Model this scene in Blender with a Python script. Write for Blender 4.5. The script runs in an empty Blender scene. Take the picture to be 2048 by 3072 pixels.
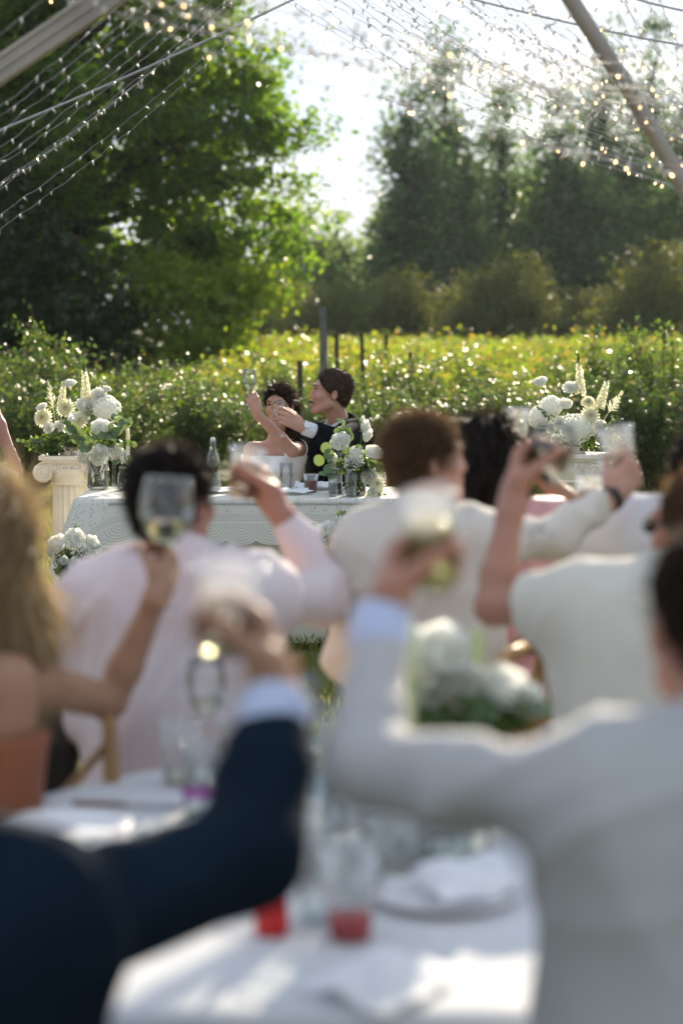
import bpy, bmesh, math, random
import numpy as np
from mathutils import Vector, Matrix, Quaternion, Euler
R = math.radians
rng = np.random.default_rng(7); random.seed(7)
sc = bpy.context.scene
COL = sc.collection
# ---------------------------------------------------------------- camera
CAMZ = 1.63; PITCH = R(5.3); FPX = 6000.0
cam = bpy.data.cameras.new('camera'); camo = bpy.data.objects.new('camera', cam); COL.objects.link(camo)
camo.location = (0, 0, CAMZ); camo.rotation_euler = (R(90) - PITCH, 0, 0)
cam.sensor_fit = 'VERTICAL'; cam.sensor_height = 36.0; cam.sensor_width = 24.0
cam.lens = 36.0 * FPX / 3072.0
cam.clip_start = 0.05; cam.clip_end = 2000
cam.dof.use_dof = True; cam.dof.focus_distance = 10.95; cam.dof.aperture_fstop = 1.95
sc.camera = camo
# ---------------------------------------------------------------- sky and sun
SUN_EL = R(21.5); SUN_AZ = R(14)
world = bpy.data.worlds.new('World'); sc.world = world; world.use_nodes = True
wn = world.node_tree.nodes; wl = world.node_tree.links
for n in list(wn): wn.remove(n)
wo = wn.new('ShaderNodeOutputWorld'); bg = wn.new('ShaderNodeBackground')
sky = wn.new('ShaderNodeTexSky'); sky.sky_type = 'NISHITA'; sky.sun_disc = False
sky.sun_elevation = SUN_EL; sky.sun_rotation = SUN_AZ; sky.air_density = 1.3; sky.dust_density = 1.2; sky.ozone_density = 2.0
tc = wn.new('ShaderNodeTexCoord'); mp = wn.new('ShaderNodeMapping'); mp.inputs['Scale'].default_value = (3.2, 3.2, 11)
mp.inputs['Rotation'].default_value = (0.1, 0.15, 0.4)
nz = wn.new('ShaderNodeTexNoise'); nz.inputs['Scale'].default_value = 1.5; nz.inputs['Detail'].default_value = 7; nz.inputs['Roughness'].default_value = 0.55
cr = wn.new('ShaderNodeValToRGB'); cr.color_ramp.elements[0].position = 0.36; cr.color_ramp.elements[1].position = 0.62
cr.color_ramp.elements[0].color = (0.88, 0.88, 0.88, 1); cr.color_ramp.elements[1].color = (0.985, 0.985, 0.985, 1)
mx = wn.new('ShaderNodeMixRGB'); mx.inputs[2].default_value = (3.45, 3.95, 4.8, 1)   # thin bright cloud
wl.new(tc.outputs['Generated'], mp.inputs['Vector']); wl.new(mp.outputs[0], nz.inputs['Vector'])
wl.new(nz.outputs['Fac'], cr.inputs['Fac']); wl.new(cr.outputs['Color'], mx.inputs[0])
wl.new(sky.outputs[0], mx.inputs[1]); wl.new(mx.outputs[0], bg.inputs['Color'])
bg.inputs['Strength'].default_value = 0.10
wl.new(bg.outputs[0], wo.inputs['Surface'])
sun = bpy.data.lights.new('sun', 'SUN'); suno = bpy.data.objects.new('sun', sun); COL.objects.link(suno)
sun.energy = 4.5; sun.angle = R(0.6); sun.color = (1.0, 0.86, 0.66)
sdir = Vector((math.sin(SUN_AZ)*math.cos(SUN_EL), math.cos(SUN_AZ)*math.cos(SUN_EL), math.sin(SUN_EL)))
suno.rotation_euler = sdir.to_track_quat('Z', 'Y').to_euler(); suno.location = (3, 20, 14)
sc.view_settings.view_transform = 'Standard'; sc.view_settings.look = 'None'
sc.view_settings.gamma = 1.0; sc.view_settings.use_curve_mapping = False
sc.view_settings.exposure = 1.25
sc.render.engine = 'CYCLES'
cy = sc.cycles
cy.use_denoising = True; cy.max_bounces = 8; cy.diffuse_bounces = 4; cy.glossy_bounces = 3; cy.transmission_bounces = 6; cy.transparent_max_bounces = 24
cy.caustics_reflective = False; cy.caustics_refractive = False; cy.sample_clamp_indirect = 6; cy.sample_clamp_direct = 0
cy.use_adaptive_sampling = False
sc.render.film_transparent = False

def P(px, py, d):
    """a point of the place: the sight line of photo pixel (px, py) at distance d along Y"""
    x = (px - 1024.0)/FPX; v = (1536.0 - py)/FPX
    c, s = math.cos(PITCH), math.sin(PITCH)
    dx, dy, dz = x, c + v*s, -s + v*c
    k = d/dy
    return Vector((dx*k, d, CAMZ + dz*k))
def V(*a): return Vector(a)

# ---------------------------------------------------------------- objects
def link(name, mesh, mat=None, parent=None, loc=None):
    o = bpy.data.objects.new(name, mesh); COL.objects.link(o)
    if mat is not None and not mesh.materials:
        for m in (mat if isinstance(mat, (list, tuple)) else [mat]): mesh.materials.append(m)
    if parent is not None: o.parent = parent
    if loc is not None: o.location = loc
    return o
def tag(o, label=None, cat=None, group=None, kind=None):
    if label: o['label'] = label
    if cat: o['category'] = cat
    if group: o['group'] = group
    if kind: o['kind'] = kind
    return o
def thing(name, label, cat, loc=(0, 0, 0), rz=0.0, group=None):
    o = bpy.data.objects.new(name, None); COL.objects.link(o); o.empty_display_size = 0.1
    o.location = loc; o.rotation_euler = (0, 0, rz)
    return tag(o, label, cat, group)
def np_mesh(name, verts, faces, smooth=True, matidx=None):
    """verts (n,3); faces: array (m,k) or list of tuples"""
    me = bpy.data.meshes.new(name)
    verts = np.asarray(verts, dtype=np.float32)
    if isinstance(faces, np.ndarray) and faces.ndim == 2:
        m, k = faces.shape
        me.vertices.add(len(verts)); me.vertices.foreach_set('co', verts.ravel())
        me.loops.add(m*k); me.loops.foreach_set('vertex_index', faces.astype(np.int32).ravel())
        me.polygons.add(m); me.polygons.foreach_set('loop_start', np.arange(0, m*k, k, dtype=np.int32))
        me.update(calc_edges=True)
    else:
        me.from_pydata([tuple(map(float, v)) for v in verts], [], [tuple(map(int, f)) for f in faces]); me.update()
    if smooth: me.polygons.foreach_set('use_smooth', np.ones(len(me.polygons), dtype=bool))
    if matidx is not None: me.polygons.foreach_set('material_index', np.asarray(matidx, dtype=np.int32))
    return me
class MB:
    def __init__(s): s.v = []; s.f = []; s.m = []; s.n = 0
    def add(s, v, f, mi=0):
        v = np.asarray(v, dtype=float).reshape(-1, 3)
        for q in f: s.f.append(tuple(int(i) + s.n for i in q)); s.m.append(mi)
        s.v.append(v); s.n += len(v); return s
    def mesh(s, name, smooth=True, origin=None):
        v = np.concatenate(s.v) if s.v else np.zeros((0, 3))
        if origin is not None: v = v - np.array(origin, dtype=float)
        return np_mesh(name, v, s.f, smooth, s.m)
    def box(s, c, size, rz=0.0, mi=0):
        x, y, z = [q/2 for q in size]
        v = np.array([[a*x, b*y, e*z] for a in (-1, 1) for b in (-1, 1) for e in (-1, 1)])
        cs, sn = math.cos(rz), math.sin(rz)
        v = np.stack([v[:, 0]*cs - v[:, 1]*sn, v[:, 0]*sn + v[:, 1]*cs, v[:, 2]], 1) + np.array(c)
        return s.add(v, [(0, 1, 3, 2), (4, 6, 7, 5), (0, 4, 5, 1), (2, 3, 7, 6), (0, 2, 6, 4), (1, 5, 7, 3)], mi)
    def tube(s, pts, radii, n=8, caps=True, mi=0):
        pts = [Vector(p) for p in pts]
        if not hasattr(radii, '__len__'): radii = [radii]*len(pts)
        up = None; vs = []; fs = []
        for i, p in enumerate(pts):
            t = (pts[min(i+1, len(pts)-1)] - pts[max(i-1, 0)]).normalized()
            if up is None:
                up = t.cross(Vector((0, 0, 1)) if abs(t.z) < 0.9 else Vector((1, 0, 0))).normalized()
            up = (up - t*up.dot(t)).normalized(); w = t.cross(up)
            for k in range(n):
                a = 2*math.pi*k/n; q = p + (up*math.cos(a) + w*math.sin(a))*radii[i]; vs.append(tuple(q))
        for i in range(len(pts)-1):
            for k in range(n):
                a, b = i*n + k, i*n + (k+1) % n; fs.append((a, b, b+n, a+n))
        if caps:
            fs.append(tuple(range(n-1, -1, -1))); fs.append(tuple(range((len(pts)-1)*n, len(pts)*n)))
        return s.add(vs, fs, mi)
    def lathe(s, prof, n=24, c=(0, 0, 0), mi=0, close=False):
        vs = []; fs = []; m = len(prof)
        for k in range(n):
            a = 2*math.pi*k/n; ca, sa = math.cos(a), math.sin(a)
            for r, z in prof: vs.append((c[0] + r*ca, c[1] + r*sa, c[2] + z))
        for k in range(n):
            k2 = (k+1) % n
            for j in range(m-1 + (1 if close else 0)):
                j2 = (j+1) % m
                fs.append((k*m + j, k2*m + j, k2*m + j2, k*m + j2))
        return s.add(vs, fs, mi)
    def sphere(s, c, r, n=10, mi=0):
        r = np.array(r if hasattr(r, '__len__') else (r, r, r)); vs = []; fs = []
        m = max(4, n//2)
        for i in range(m+1):
            t = math.pi*i/m
            for k in range(n):
                a = 2*math.pi*k/n; vs.append(np.array(c) + r*np.array([math.sin(t)*math.cos(a), math.sin(t)*math.sin(a), math.cos(t)]))
        for i in range(m):
            for k in range(n): fs.append((i*n + k, (i+1)*n + k, (i+1)*n + (k+1) % n, i*n + (k+1) % n))
        return s.add(vs, fs, mi)

# ---------------------------------------------------------------- materials
def newmat(name):
    m = bpy.data.materials.new(name); m.use_nodes = True
    nt = m.node_tree; nt.nodes.clear(); out = nt.nodes.new('ShaderNodeOutputMaterial')
    return m, nt, nt.nodes, nt.links, out
def principled(name, col, rough=0.6, var=0.0, scale=8.0, bump=0.0, bscale=60.0, spec=0.4, metal=0.0, sss=0.0, sheen=0.0, col2=None, trans=0.0, coat=0.0, sssr=None):
    m, nt, N, L, out = newmat(name)
    b = N.new('ShaderNodeBsdfPrincipled'); b.inputs['Roughness'].default_value = rough
    b.inputs['Specular IOR Level'].default_value = spec; b.inputs['Metallic'].default_value = metal
    if coat: b.inputs['Coat Weight'].default_value = coat
    if sss:
        b.inputs['Subsurface Weight'].default_value = sss; b.inputs['Subsurface Radius'].default_value = sssr or (0.012, 0.005, 0.003)
        b.inputs['Subsurface Scale'].default_value = 1.0
    if sheen: b.inputs['Sheen Weight'].default_value = sheen; b.inputs['Sheen Roughness'].default_value = 0.4
    c = (*col, 1); c2 = (*(col2 or [x*(1-var) for x in col]), 1)
    tx = N.new('ShaderNodeTexCoord')
    nz = N.new('ShaderNodeTexNoise'); nz.inputs['Scale'].default_value = scale; nz.inputs['Detail'].default_value = 5
    L.new(tx.outputs['Object'], nz.inputs['Vector'])
    mr = N.new('ShaderNodeMapRange'); mr.inputs['From Min'].default_value = 0.3; mr.inputs['From Max'].default_value = 0.7
    L.new(nz.outputs['Fac'], mr.inputs['Value'])
    mi = N.new('ShaderNodeMixRGB'); mi.inputs[1].default_value = c; mi.inputs[2].default_value = c2
    L.new(mr.outputs[0], mi.inputs[0]); L.new(mi.outputs[0], b.inputs['Base Color'])
    if bump:
        n2 = N.new('ShaderNodeTexNoise'); n2.inputs['Scale'].default_value = bscale; n2.inputs['Detail'].default_value = 4
        L.new(tx.outputs['Object'], n2.inputs['Vector'])
        bp = N.new('ShaderNodeBump'); bp.inputs['Strength'].default_value = bump; bp.inputs['Distance'].default_value = 0.01
        L.new(n2.outputs['Fac'], bp.inputs['Height']); L.new(bp.outputs[0], b.inputs['Normal'])
    if trans:
        t = N.new('ShaderNodeBsdfTranslucent'); L.new(mi.outputs[0], t.inputs['Color'])
        ms = N.new('ShaderNodeMixShader'); ms.inputs[0].default_value = trans
        L.new(b.outputs[0], ms.inputs[1]); L.new(t.outputs[0], ms.inputs[2]); L.new(ms.outputs[0], out.inputs['Surface'])
    else: L.new(b.outputs[0], out.inputs['Surface'])
    return m
def leafmat(name, cols, tcols, trans=0.45, rough=0.35, spec=0.5):
    """leaf: colour picked per leaf; light comes through it in the second set of colours"""
    m, nt, N, L, out = newmat(name)
    g = N.new('ShaderNodeNewGeometry')
    def ramp(cs):
        r = N.new('ShaderNodeValToRGB'); e = r.color_ramp.elements
        for i, c in enumerate(cs):
            p = i/max(1, len(cs)-1)
            if i < 2: e[i].position = p; e[i].color = (*c, 1)
            else: q = e.new(p); q.color = (*c, 1)
        if len(cs) > 2:
            for i, c in enumerate(cs): e[i].position = i/(len(cs)-1); e[i].color = (*c, 1)
        L.new(g.outputs['Random Per Island'], r.inputs['Fac']); return r
    a = ramp(cols); t = ramp(tcols)
    b = N.new('ShaderNodeBsdfPrincipled'); b.inputs['Roughness'].default_value = rough; b.inputs['Specular IOR Level'].default_value = spec
    L.new(a.outputs[0], b.inputs['Base Color'])
    tr = N.new('ShaderNodeBsdfTranslucent'); L.new(t.outputs[0], tr.inputs['Color'])
    ms = N.new('ShaderNodeMixShader'); ms.inputs[0].default_value = trans
    L.new(b.outputs[0], ms.inputs[1]); L.new(tr.outputs[0], ms.inputs[2]); L.new(ms.outputs[0], out.inputs['Surface'])
    return m
def thin_glass(name, tint=(0.97, 0.985, 0.98), rough=0.03, refl=0.85, base=0.04):
    m, nt, N, L, out = newmat(name)
    t = N.new('ShaderNodeBsdfTransparent'); t.inputs['Color'].default_value = (*tint, 1)
    g = N.new('ShaderNodeBsdfGlossy'); g.inputs['Roughness'].default_value = rough
    lw = N.new('ShaderNodeLayerWeight'); lw.inputs['Blend'].default_value = 0.36
    mr = N.new('ShaderNodeMapRange'); mr.inputs['To Min'].default_value = base; mr.inputs['To Max'].default_value = refl
    L.new(lw.outputs['Fresnel'], mr.inputs['Value'])
    ms = N.new('ShaderNodeMixShader'); L.new(mr.outputs[0], ms.inputs[0]); L.new(t.outputs[0], ms.inputs[1]); L.new(g.outputs[0], ms.inputs[2])
    L.new(ms.outputs[0], out.inputs['Surface']); return m
def liquid(name, col, ior=1.33, rough=0.0):
    m, nt, N, L, out = newmat(name)
    b = N.new('ShaderNodeBsdfGlass'); b.inputs['Color'].default_value = (*col, 1); b.inputs['IOR'].default_value = ior; b.inputs['Roughness'].default_value = rough
    L.new(b.outputs[0], out.inputs['Surface']); return m
def emitter(name, col, s):
    m, nt, N, L, out = newmat(name)
    e = N.new('ShaderNodeEmission'); e.inputs['Color'].default_value = (*col, 1); e.inputs['Strength'].default_value = s
    L.new(e.outputs[0], out.inputs['Surface']); m.cycles.emission_sampling = 'NONE'; return m

M = {}
M['grass_ground'] = principled('grass_ground', (0.075, 0.085, 0.022), 0.9, scale=1.4, col2=(0.13, 0.12, 0.035), bump=0.6, bscale=40)
M['grass'] = leafmat('grass_blades', [(0.05, 0.07, 0.015), (0.08, 0.10, 0.02), (0.14, 0.13, 0.035)], [(0.20, 0.26, 0.03), (0.32, 0.34, 0.05), (0.42, 0.36, 0.08)], 0.45, 0.5, 0.3)
M['blueberry'] = leafmat('blueberry_leaf', [(0.04, 0.07, 0.022), (0.05, 0.085, 0.025), (0.06, 0.095, 0.03), (0.065, 0.10, 0.03), (0.075, 0.105, 0.03), (0.08, 0.105, 0.03), (0.08, 0.10, 0.03), (0.13, 0.075, 0.03)],
    [(0.09, 0.18, 0.02), (0.12, 0.24, 0.025), (0.15, 0.27, 0.03), (0.18, 0.30, 0.03), (0.20, 0.32, 0.03), (0.23, 0.34, 0.035), (0.26, 0.35, 0.04), (0.34, 0.24, 0.05)], 0.45, 0.35, 0.6)
M['field_leaf'] = leafmat('field_leaf', [(0.06, 0.08, 0.018), (0.10, 0.115, 0.022), (0.13, 0.12, 0.025), (0.16, 0.08, 0.03)],
    [(0.22, 0.36, 0.025), (0.32, 0.44, 0.03), (0.42, 0.46, 0.035), (0.50, 0.34, 0.05)], 0.48, 0.35, 0.45)
M['tree_leaf'] = leafmat('big_tree_leaf', [(0.035, 0.065, 0.016), (0.05, 0.09, 0.02), (0.07, 0.11, 0.024)],
    [(0.10, 0.22, 0.014), (0.20, 0.36, 0.02), (0.38, 0.54, 0.03)], 0.55, 0.4, 0.4)
M['dark_leaf'] = leafmat('dark_leaf', [(0.018, 0.032, 0.012), (0.028, 0.045, 0.016)], [(0.03, 0.07, 0.008), (0.06, 0.11, 0.012)], 0.3, 0.5, 0.25)
M['far_leaf'] = leafmat('far_leaf', [(0.035, 0.06, 0.022), (0.05, 0.085, 0.028), (0.07, 0.10, 0.035)], [(0.08, 0.17, 0.05), (0.14, 0.26, 0.07), (0.26, 0.36, 0.10)], 0.48, 0.4, 0.5)
M['willow_leaf'] = leafmat('willow_leaf', [(0.06, 0.075, 0.022), (0.09, 0.10, 0.03)], [(0.16, 0.18, 0.03), (0.26, 0.26, 0.045)], 0.42, 0.5, 0.3)
M['lime_leaf'] = leafmat('lime_leaf', [(0.08, 0.13, 0.015), (0.12, 0.17, 0.02)], [(0.35, 0.5, 0.02), (0.5, 0.6, 0.03)], 0.5, 0.4, 0.4)
M['pale_leaf'] = leafmat('pale_tree_leaf', [(0.08, 0.12, 0.05), (0.11, 0.15, 0.06)], [(0.30, 0.42, 0.10), (0.42, 0.52, 0.14)], 0.5, 0.4, 0.5)
M['bark'] = principled('bark', (0.07, 0.055, 0.04), 0.9, 0.5, 6, 0.6, 30)
M['twig'] = principled('twig', (0.09, 0.06, 0.035), 0.8, 0.4, 12)
# ================================================================ land and vegetation
def leaf_cloud(name, cen, nrm, size, asp=0.5, fold=0.18, up=None):
    """one folded two-triangle leaf at each centre, its face along nrm"""
    n = len(cen); nrm = nrm/np.linalg.norm(nrm, axis=1, keepdims=True)
    a = rng.normal(size=(n, 3)) if up is None else up
    t = a - nrm*np.sum(a*nrm, 1, keepdims=True); t /= np.linalg.norm(t, axis=1, keepdims=True) + 1e-9
    b = np.cross(nrm, t); s = (np.ones(n)*size).reshape(-1, 1)
    base = cen - t*s*0.5; tip = cen + t*s*0.5
    l = cen + b*s*asp*0.5 + nrm*s*fold*asp; r = cen - b*s*asp*0.5 + nrm*s*fold*asp
    v = np.stack([base, r, tip, l], 1).reshape(-1, 3)
    i = np.arange(n)[:, None]*4
    f = np.concatenate([i + np.array([[0, 1, 2]]), i + np.array([[0, 2, 3]])], 0)
    return np_mesh(name, v, f, smooth=False)
def rand_dirs(n, upbias=0.0):
    d = rng.normal(size=(n, 3)); d /= np.linalg.norm(d, axis=1, keepdims=True)
    d[:, 2] = np.abs(d[:, 2]) + upbias if upbias else d[:, 2]
    return d/np.linalg.norm(d, axis=1, keepdims=True)

def ground_z(x, y):
    return 0.0
# ground: one sheet to the horizon
gx = np.concatenate([[-900, -200, -60], np.linspace(-20, 20, 41), [60, 200, 900]])
gy = np.concatenate([[-300, -40], np.linspace(-4, 30, 36), [60, 120, 300, 1500]])
gv = np.array([(x, y, 0.012*math.sin(x*1.7 + y*0.6) + 0.01*math.sin(y*2.3) - 0.02) for y in gy for x in gx])
nxg = len(gx)
gf = np.array([(j*nxg + i, j*nxg + i + 1, (j+1)*nxg + i + 1, (j+1)*nxg + i) for j in range(len(gy)-1) for i in range(nxg-1)])
tag(link('ground', np_mesh('ground', gv, gf), M['grass_ground']), kind='structure')
# grass blades where the lawn shows
ng = 115000
gy_ = 2.0 + 18.5*rng.random(ng); gx_ = (rng.random(ng)*2 - 1)*(0.22*gy_ + 1.4)
cen = np.stack([gx_, gy_, np.full(ng, 0.02)], 1)
h = 0.03 + 0.03*rng.random(ng) + 0.0012*gy_
lean = rng.normal(size=(ng, 3))*0.35; lean[:, 2] = 1
up = lean/np.linalg.norm(lean, axis=1, keepdims=True)
nr = rng.normal(size=(ng, 3)); nr[:, 2] *= 0.2
cen[:, 2] += h*0.4
tag(link('lawn_grass', leaf_cloud('lawn_grass', cen, np.cross(up, nr), h, 0.16, 0.0, up), M['grass']),
    'short sunlit lawn grass under and behind the tables', 'grass', kind='stuff')

# ---- blueberry bushes
def bush_meshes(seed, nl=4200, w=0.60, h=1.36):
    global rng
    old = rng; rng = np.random.default_rng(seed)
    stems = MB(); tips = []
    for k in range(17):
        a = rng.random()*6.28; r = 0.06*rng.random()
        p0 = np.array([r*math.cos(a), r*math.sin(a), -0.02])
        out = 0.25 + 0.75*rng.random(); hh = h*(0.62 + 0.4*rng.random())
        p3 = np.array([w*out*0.95*math.cos(a), w*out*0.95*math.sin(a), hh])
        p1 = p0 + (p3-p0)*0.35 + np.array([0, 0, 0.12]); p2 = p0 + (p3-p0)*0.7 + rng.normal(size=3)*0.04 + np.array([0, 0, 0.08])
        stems.tube([p0, p1, p2, p3], [0.011, 0.009, 0.006, 0.003], 5)
        for t in np.linspace(0.16, 1.0, 13):
            q = p0*(1-t)**3 + 3*p1*t*(1-t)**2 + 3*p2*t*t*(1-t) + p3*t**3
            for _ in range(2):
                e = q + rng.normal(size=3)*np.array([0.11, 0.11, 0.08])*(0.5 + t)
                e[2] = max(e[2], 0.16)
                stems.tube([q, (q+e)/2 + np.array([0, 0, 0.015]), e], [0.0035, 0.0028, 0.0015], 3, False)
                tips.append((q, e))
    cs = []
    for k in range(nl):
        q, e = tips[rng.integers(len(tips))]
        t = rng.random(); cs.append(q*(1-t) + e*t + rng.normal(size=3)*0.033)
    cs = np.array(cs); 
    nr = rand_dirs(nl, 0.25)
    lm = leaf_cloud('blueberry_leaves', cs, nr, 0.042 + 0.028*rng.random(nl), 0.5, 0.16)
    sm = stems.mesh('blueberry_stems'); rng = old
    return sm, lm
BV = [bush_meshes(100 + i) for i in range(4)]
for sm, lm in BV: sm.materials.append(M['twig']); lm.materials.append(M['blueberry'])
def blueberry(x, y, s, sz, rot, v, label, group):
    t = thing('blueberry_bush', label, 'bush', (x, y, 0), rot, group)
    sm, lm = BV[v % 4]
    for nm, me in (('stems', sm), ('leaves', lm)):
        o = link(nm, me, None, t); o.scale = (s, s, s*sz)
        if nm == 'leaves': o['kind'] = 'stuff'
row1 = [(-3.75, 19.3), (-2.95, 19.6), (-2.2, 19.9), (-1.5, 19.8), (-0.85, 19.9), (-0.2, 19.8), (0.45, 19.9), (1.1, 19.8), (1.75, 19.7), (2.4, 19.8), (3.05, 19.6), (3.75, 19.7)]
sz1 = [0.86, 0.95, 0.92, 0.98, 0.94, 0.95, 0.97, 0.93, 0.95, 0.9, 1.0, 0.97]
near1 = ['at the left edge of the lawn', 'behind the left end of the column flowers', 'behind the right side of the left column flowers', 'behind the candlesticks', 'behind the swing-top bottle', 'directly behind the woman in white', 'directly behind the man in the black suit', 'behind the centre bouquet', 'behind the brown haired guest', 'behind the black haired woman', 'behind the right column flowers', 'at the right edge of the picture']
for i, (x, y) in enumerate(row1):
    blueberry(x, y, 0.98 + 0.16*rng.random(), sz1[i]*(0.70 + 0.20*rng.random()), rng.random()*6, i, 'glossy front row blueberry bush ' + near1[i], 'blueberry bushes of the front row')
blueberry(-3.05, 20.9, 0.95, 1.25, 1.0, 1, 'tall narrow blueberry bush rising above the left column flowers', None)
blueberry(2.75, 21.2, 0.95, 1.16, 2.0, 3, 'tall blueberry bush rising behind the flowers on the right column', None)
blueberry(3.35, 20.7, 1.0, 1.18, 2.7, 0, 'tall blueberry bush at the right edge above the white shirt', None)
for i in range(13):
    x = -4.2 + i*0.70 + rng.normal()*0.06
    blueberry(x, 22.4 + rng.normal()*0.15, 1.0 + 0.12*rng.random(), (0.70 if x < -1.3 else 0.80) + 0.16*rng.random(), rng.random()*6, i + 1,
        ['first', 'second', 'third', 'fourth', 'fifth', 'sixth', 'seventh', 'eighth', 'ninth', 'tenth', 'eleventh', 'twelfth', 'thirteenth'][i] + ' blueberry bush from the left in the half hidden second row', 'blueberry bushes of the second row')
# the rest of the field reads as one mass
nf = 110000
u = rng.random(nf); fy = 24.0*(64/24.0)**u
fx = (rng.random(nf)*2 - 1)*(0.21*fy + 1.0)
rowph = (fy - 24)/2.3*2*math.pi
mound = 0.5 + 0.5*np.cos(rowph)
top = 1.22 + 0.10*np.sin(fx*2.1 + fy) + 0.09*np.sin(fx*5.3 - fy*1.7) - 0.35*(1-mound)*(fy < 40)
top = top - 0.38*np.clip((-fx/fy - 0.045)/0.05, 0, 1)
fz = top - np.abs(rng.normal(size=nf))*0.28
fz += (rng.random(nf) < 0.06)*rng.random(nf)**2*0.35
fs = 0.055 + 0.0015*fy
tag(link('blueberry_field', leaf_cloud('blueberry_field', np.stack([fx, fy, np.maximum(fz, 0.1)], 1), rand_dirs(nf, 0.2), fs*(0.8 + 0.5*rng.random(nf)), 0.55, 0.15), M['field_leaf']),
    'yellow green blueberry field stretching back to the trees', 'field', kind='stuff')
# sprigs rising out of the field
# ---- trees
def tree(name, label, base, trunk_h, trunk_r, blobs, nclump, per, lsize, mat, group=None, spread=0.3, upb=0.15, seed=1, asp=0.6, shell=0.35, limbs=22, lean=(0, 0)):
    """blobs: ellipsoids (centre offset from base, radii) whose union the crown fills"""
    global rng
    old = rng; rng = np.random.default_rng(seed)
    t = thing(name, label, 'tree', base, 0, group)
    B = [(np.array(c, float), np.array(r, float)) for c, r in blobs]
    vol = np.array([np.prod(r) for c, r in B])**0.8; vol /= vol.sum()
    cl = []
    while len(cl) < nclump:
        c, r = B[rng.choice(len(B), p=vol)]
        d = rng.normal(size=3); d /= np.linalg.norm(d)
        rad = (shell + (1-shell)*rng.random())**0.6
        rad *= 1 + 0.10*math.sin(5*d[0] + 3*d[2] + c[0]*3) + 0.08*math.sin(9*d[2] - 4*d[1])
        cl.append(c + d*r*rad)
    cl = np.array(cl)
    wd = MB()
    top = np.array([lean[0], lean[1], trunk_h])
    wd.tube([(0, 0, -0.1), top*0.33 + rng.normal(size=3)*0.03, top*0.7 + rng.normal(size=3)*0.05, top], [trunk_r*1.2, trunk_r, trunk_r*0.75, trunk_r*0.35], 8)
    for k in range(limbs):
        e = cl[rng.integers(nclump)]; s0 = top*(0.3 + 0.65*rng.random()); md = s0*0.5 + e*0.5 + rng.normal(size=3)*0.12*trunk_h/4
        wd.tube([s0, md, e], [trunk_r*0.42, trunk_r*0.22, trunk_r*0.05], 5)
        for q in range(3):
            e2 = e + rng.normal(size=3)*spread*1.6
            wd.tube([md*0.6 + e*0.4, e2], [trunk_r*0.12, trunk_r*0.03], 3, False)
    link('trunk', wd.mesh('trunk'), M['bark'], t)
    ci = rng.integers(nclump, size=nclump*per)
    sp = spread*(0.6 + 0.9*rng.random(nclump))
    off = rng.normal(size=(len(ci), 3))*np.array([1, 1, 0.62])
    pc = cl[ci] + off*sp[ci][:, None]
    pc[:, 2] -= 0.25*np.linalg.norm(off[:, :2], axis=1)*sp[ci]
    nr = rand_dirs(len(ci), upb)
    o = link('crown', leaf_cloud('crown', pc, nr, lsize*(0.7 + 0.6*rng.random(len(ci))), asp, 0.15), mat, t); o['kind'] = 'stuff'
    rng = old
    return t
# big dark tree at left, light coming through its right-hand edge
def scaled(k, base, blobs, zc=1.63):
    """a crown k times larger and k times farther off, keeping the eye level"""
    return (base[0]*k, base[1]*k, 0), [((c[0]*k, c[1]*k, zc + (c[2]-zc)*k), tuple(q*k for q in r)) for c, r in blobs]
tbase, tbl = scaled(1.45, (-3.6, 27.5, 0),
    [((0.2, 0, 4.3), (2.0, 2.2, 2.2)), ((-1.6, 0.3, 4.0), (2.2, 2.2, 2.7)), ((1.75, -0.2, 3.1), (1.35, 1.4, 1.0)), ((1.75, 0, 4.6), (1.25, 1.5, 1.05)),
     ((0.7, 0, 6.3), (1.9, 2.0, 1.3)), ((-1.8, 0, 6.4), (2.3, 2.2, 1.6)), ((1.5, -0.4, 2.35), (1.6, 1.2, 0.6)), ((2.3, 0, 2.5), (0.9, 0.9, 0.4)),
     ((3.0, 0, 4.3), (0.4, 0.3, 0.16)), ((2.85, 0, 3.55), (0.5, 0.4, 0.2)), ((3.0, 0, 2.75), (0.55, 0.4, 0.16)), ((2.9, 0, 5.3), (0.45, 0.4, 0.25)), ((3.15, 0, 3.2), (0.3, 0.3, 0.12))])
tree('maple_tree', 'huge dense broadleaf tree filling the upper left, its right edge glowing green', tbase, 8.0, 0.38, tbl, 800, 125, 0.16, M['tree_leaf'], None, 0.25, 0.1, 11, shell=0.25, limbs=40, lean=(-0.7, 0))
tbase, tbl = scaled(1.5, (-5.4, 24.5, 0), [((0.3, 0, 2.2), (1.6, 1.4, 1.8)), ((1.5, 0.6, 1.5), (1.5, 1.2, 1.35)), ((-1.3, 0, 3), (1.8, 1.4, 2.0)), ((2.3, 1.0, 1.0), (0.9, 0.8, 1.0))])
tree('dark_tree', 'dark shaded tree at the left edge behind the tallest bush', tbase, 4.2, 0.25, tbl, 700, 60, 0.19, M['dark_leaf'], None, 0.38, 0.1, 12, shell=0.2)
tree('lime_shrub', 'bright yellow green young tree with a leaning stem under the big tree', (-2.75, 37.5, 0), 2.4, 0.07,
    [((0.1, 0, 1.7), (0.95, 0.7, 0.9)), ((0.95, 0, 2.4), (0.7, 0.5, 0.5)), ((-0.5, 0, 2.4), (0.7, 0.5, 0.6)), ((0.45, 0, 1.1), (0.7, 0.5, 0.6))],
    180, 36, 0.15, M['lime_leaf'], None, 0.24, 0.1, 13, lean=(0.8, 0))
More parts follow.
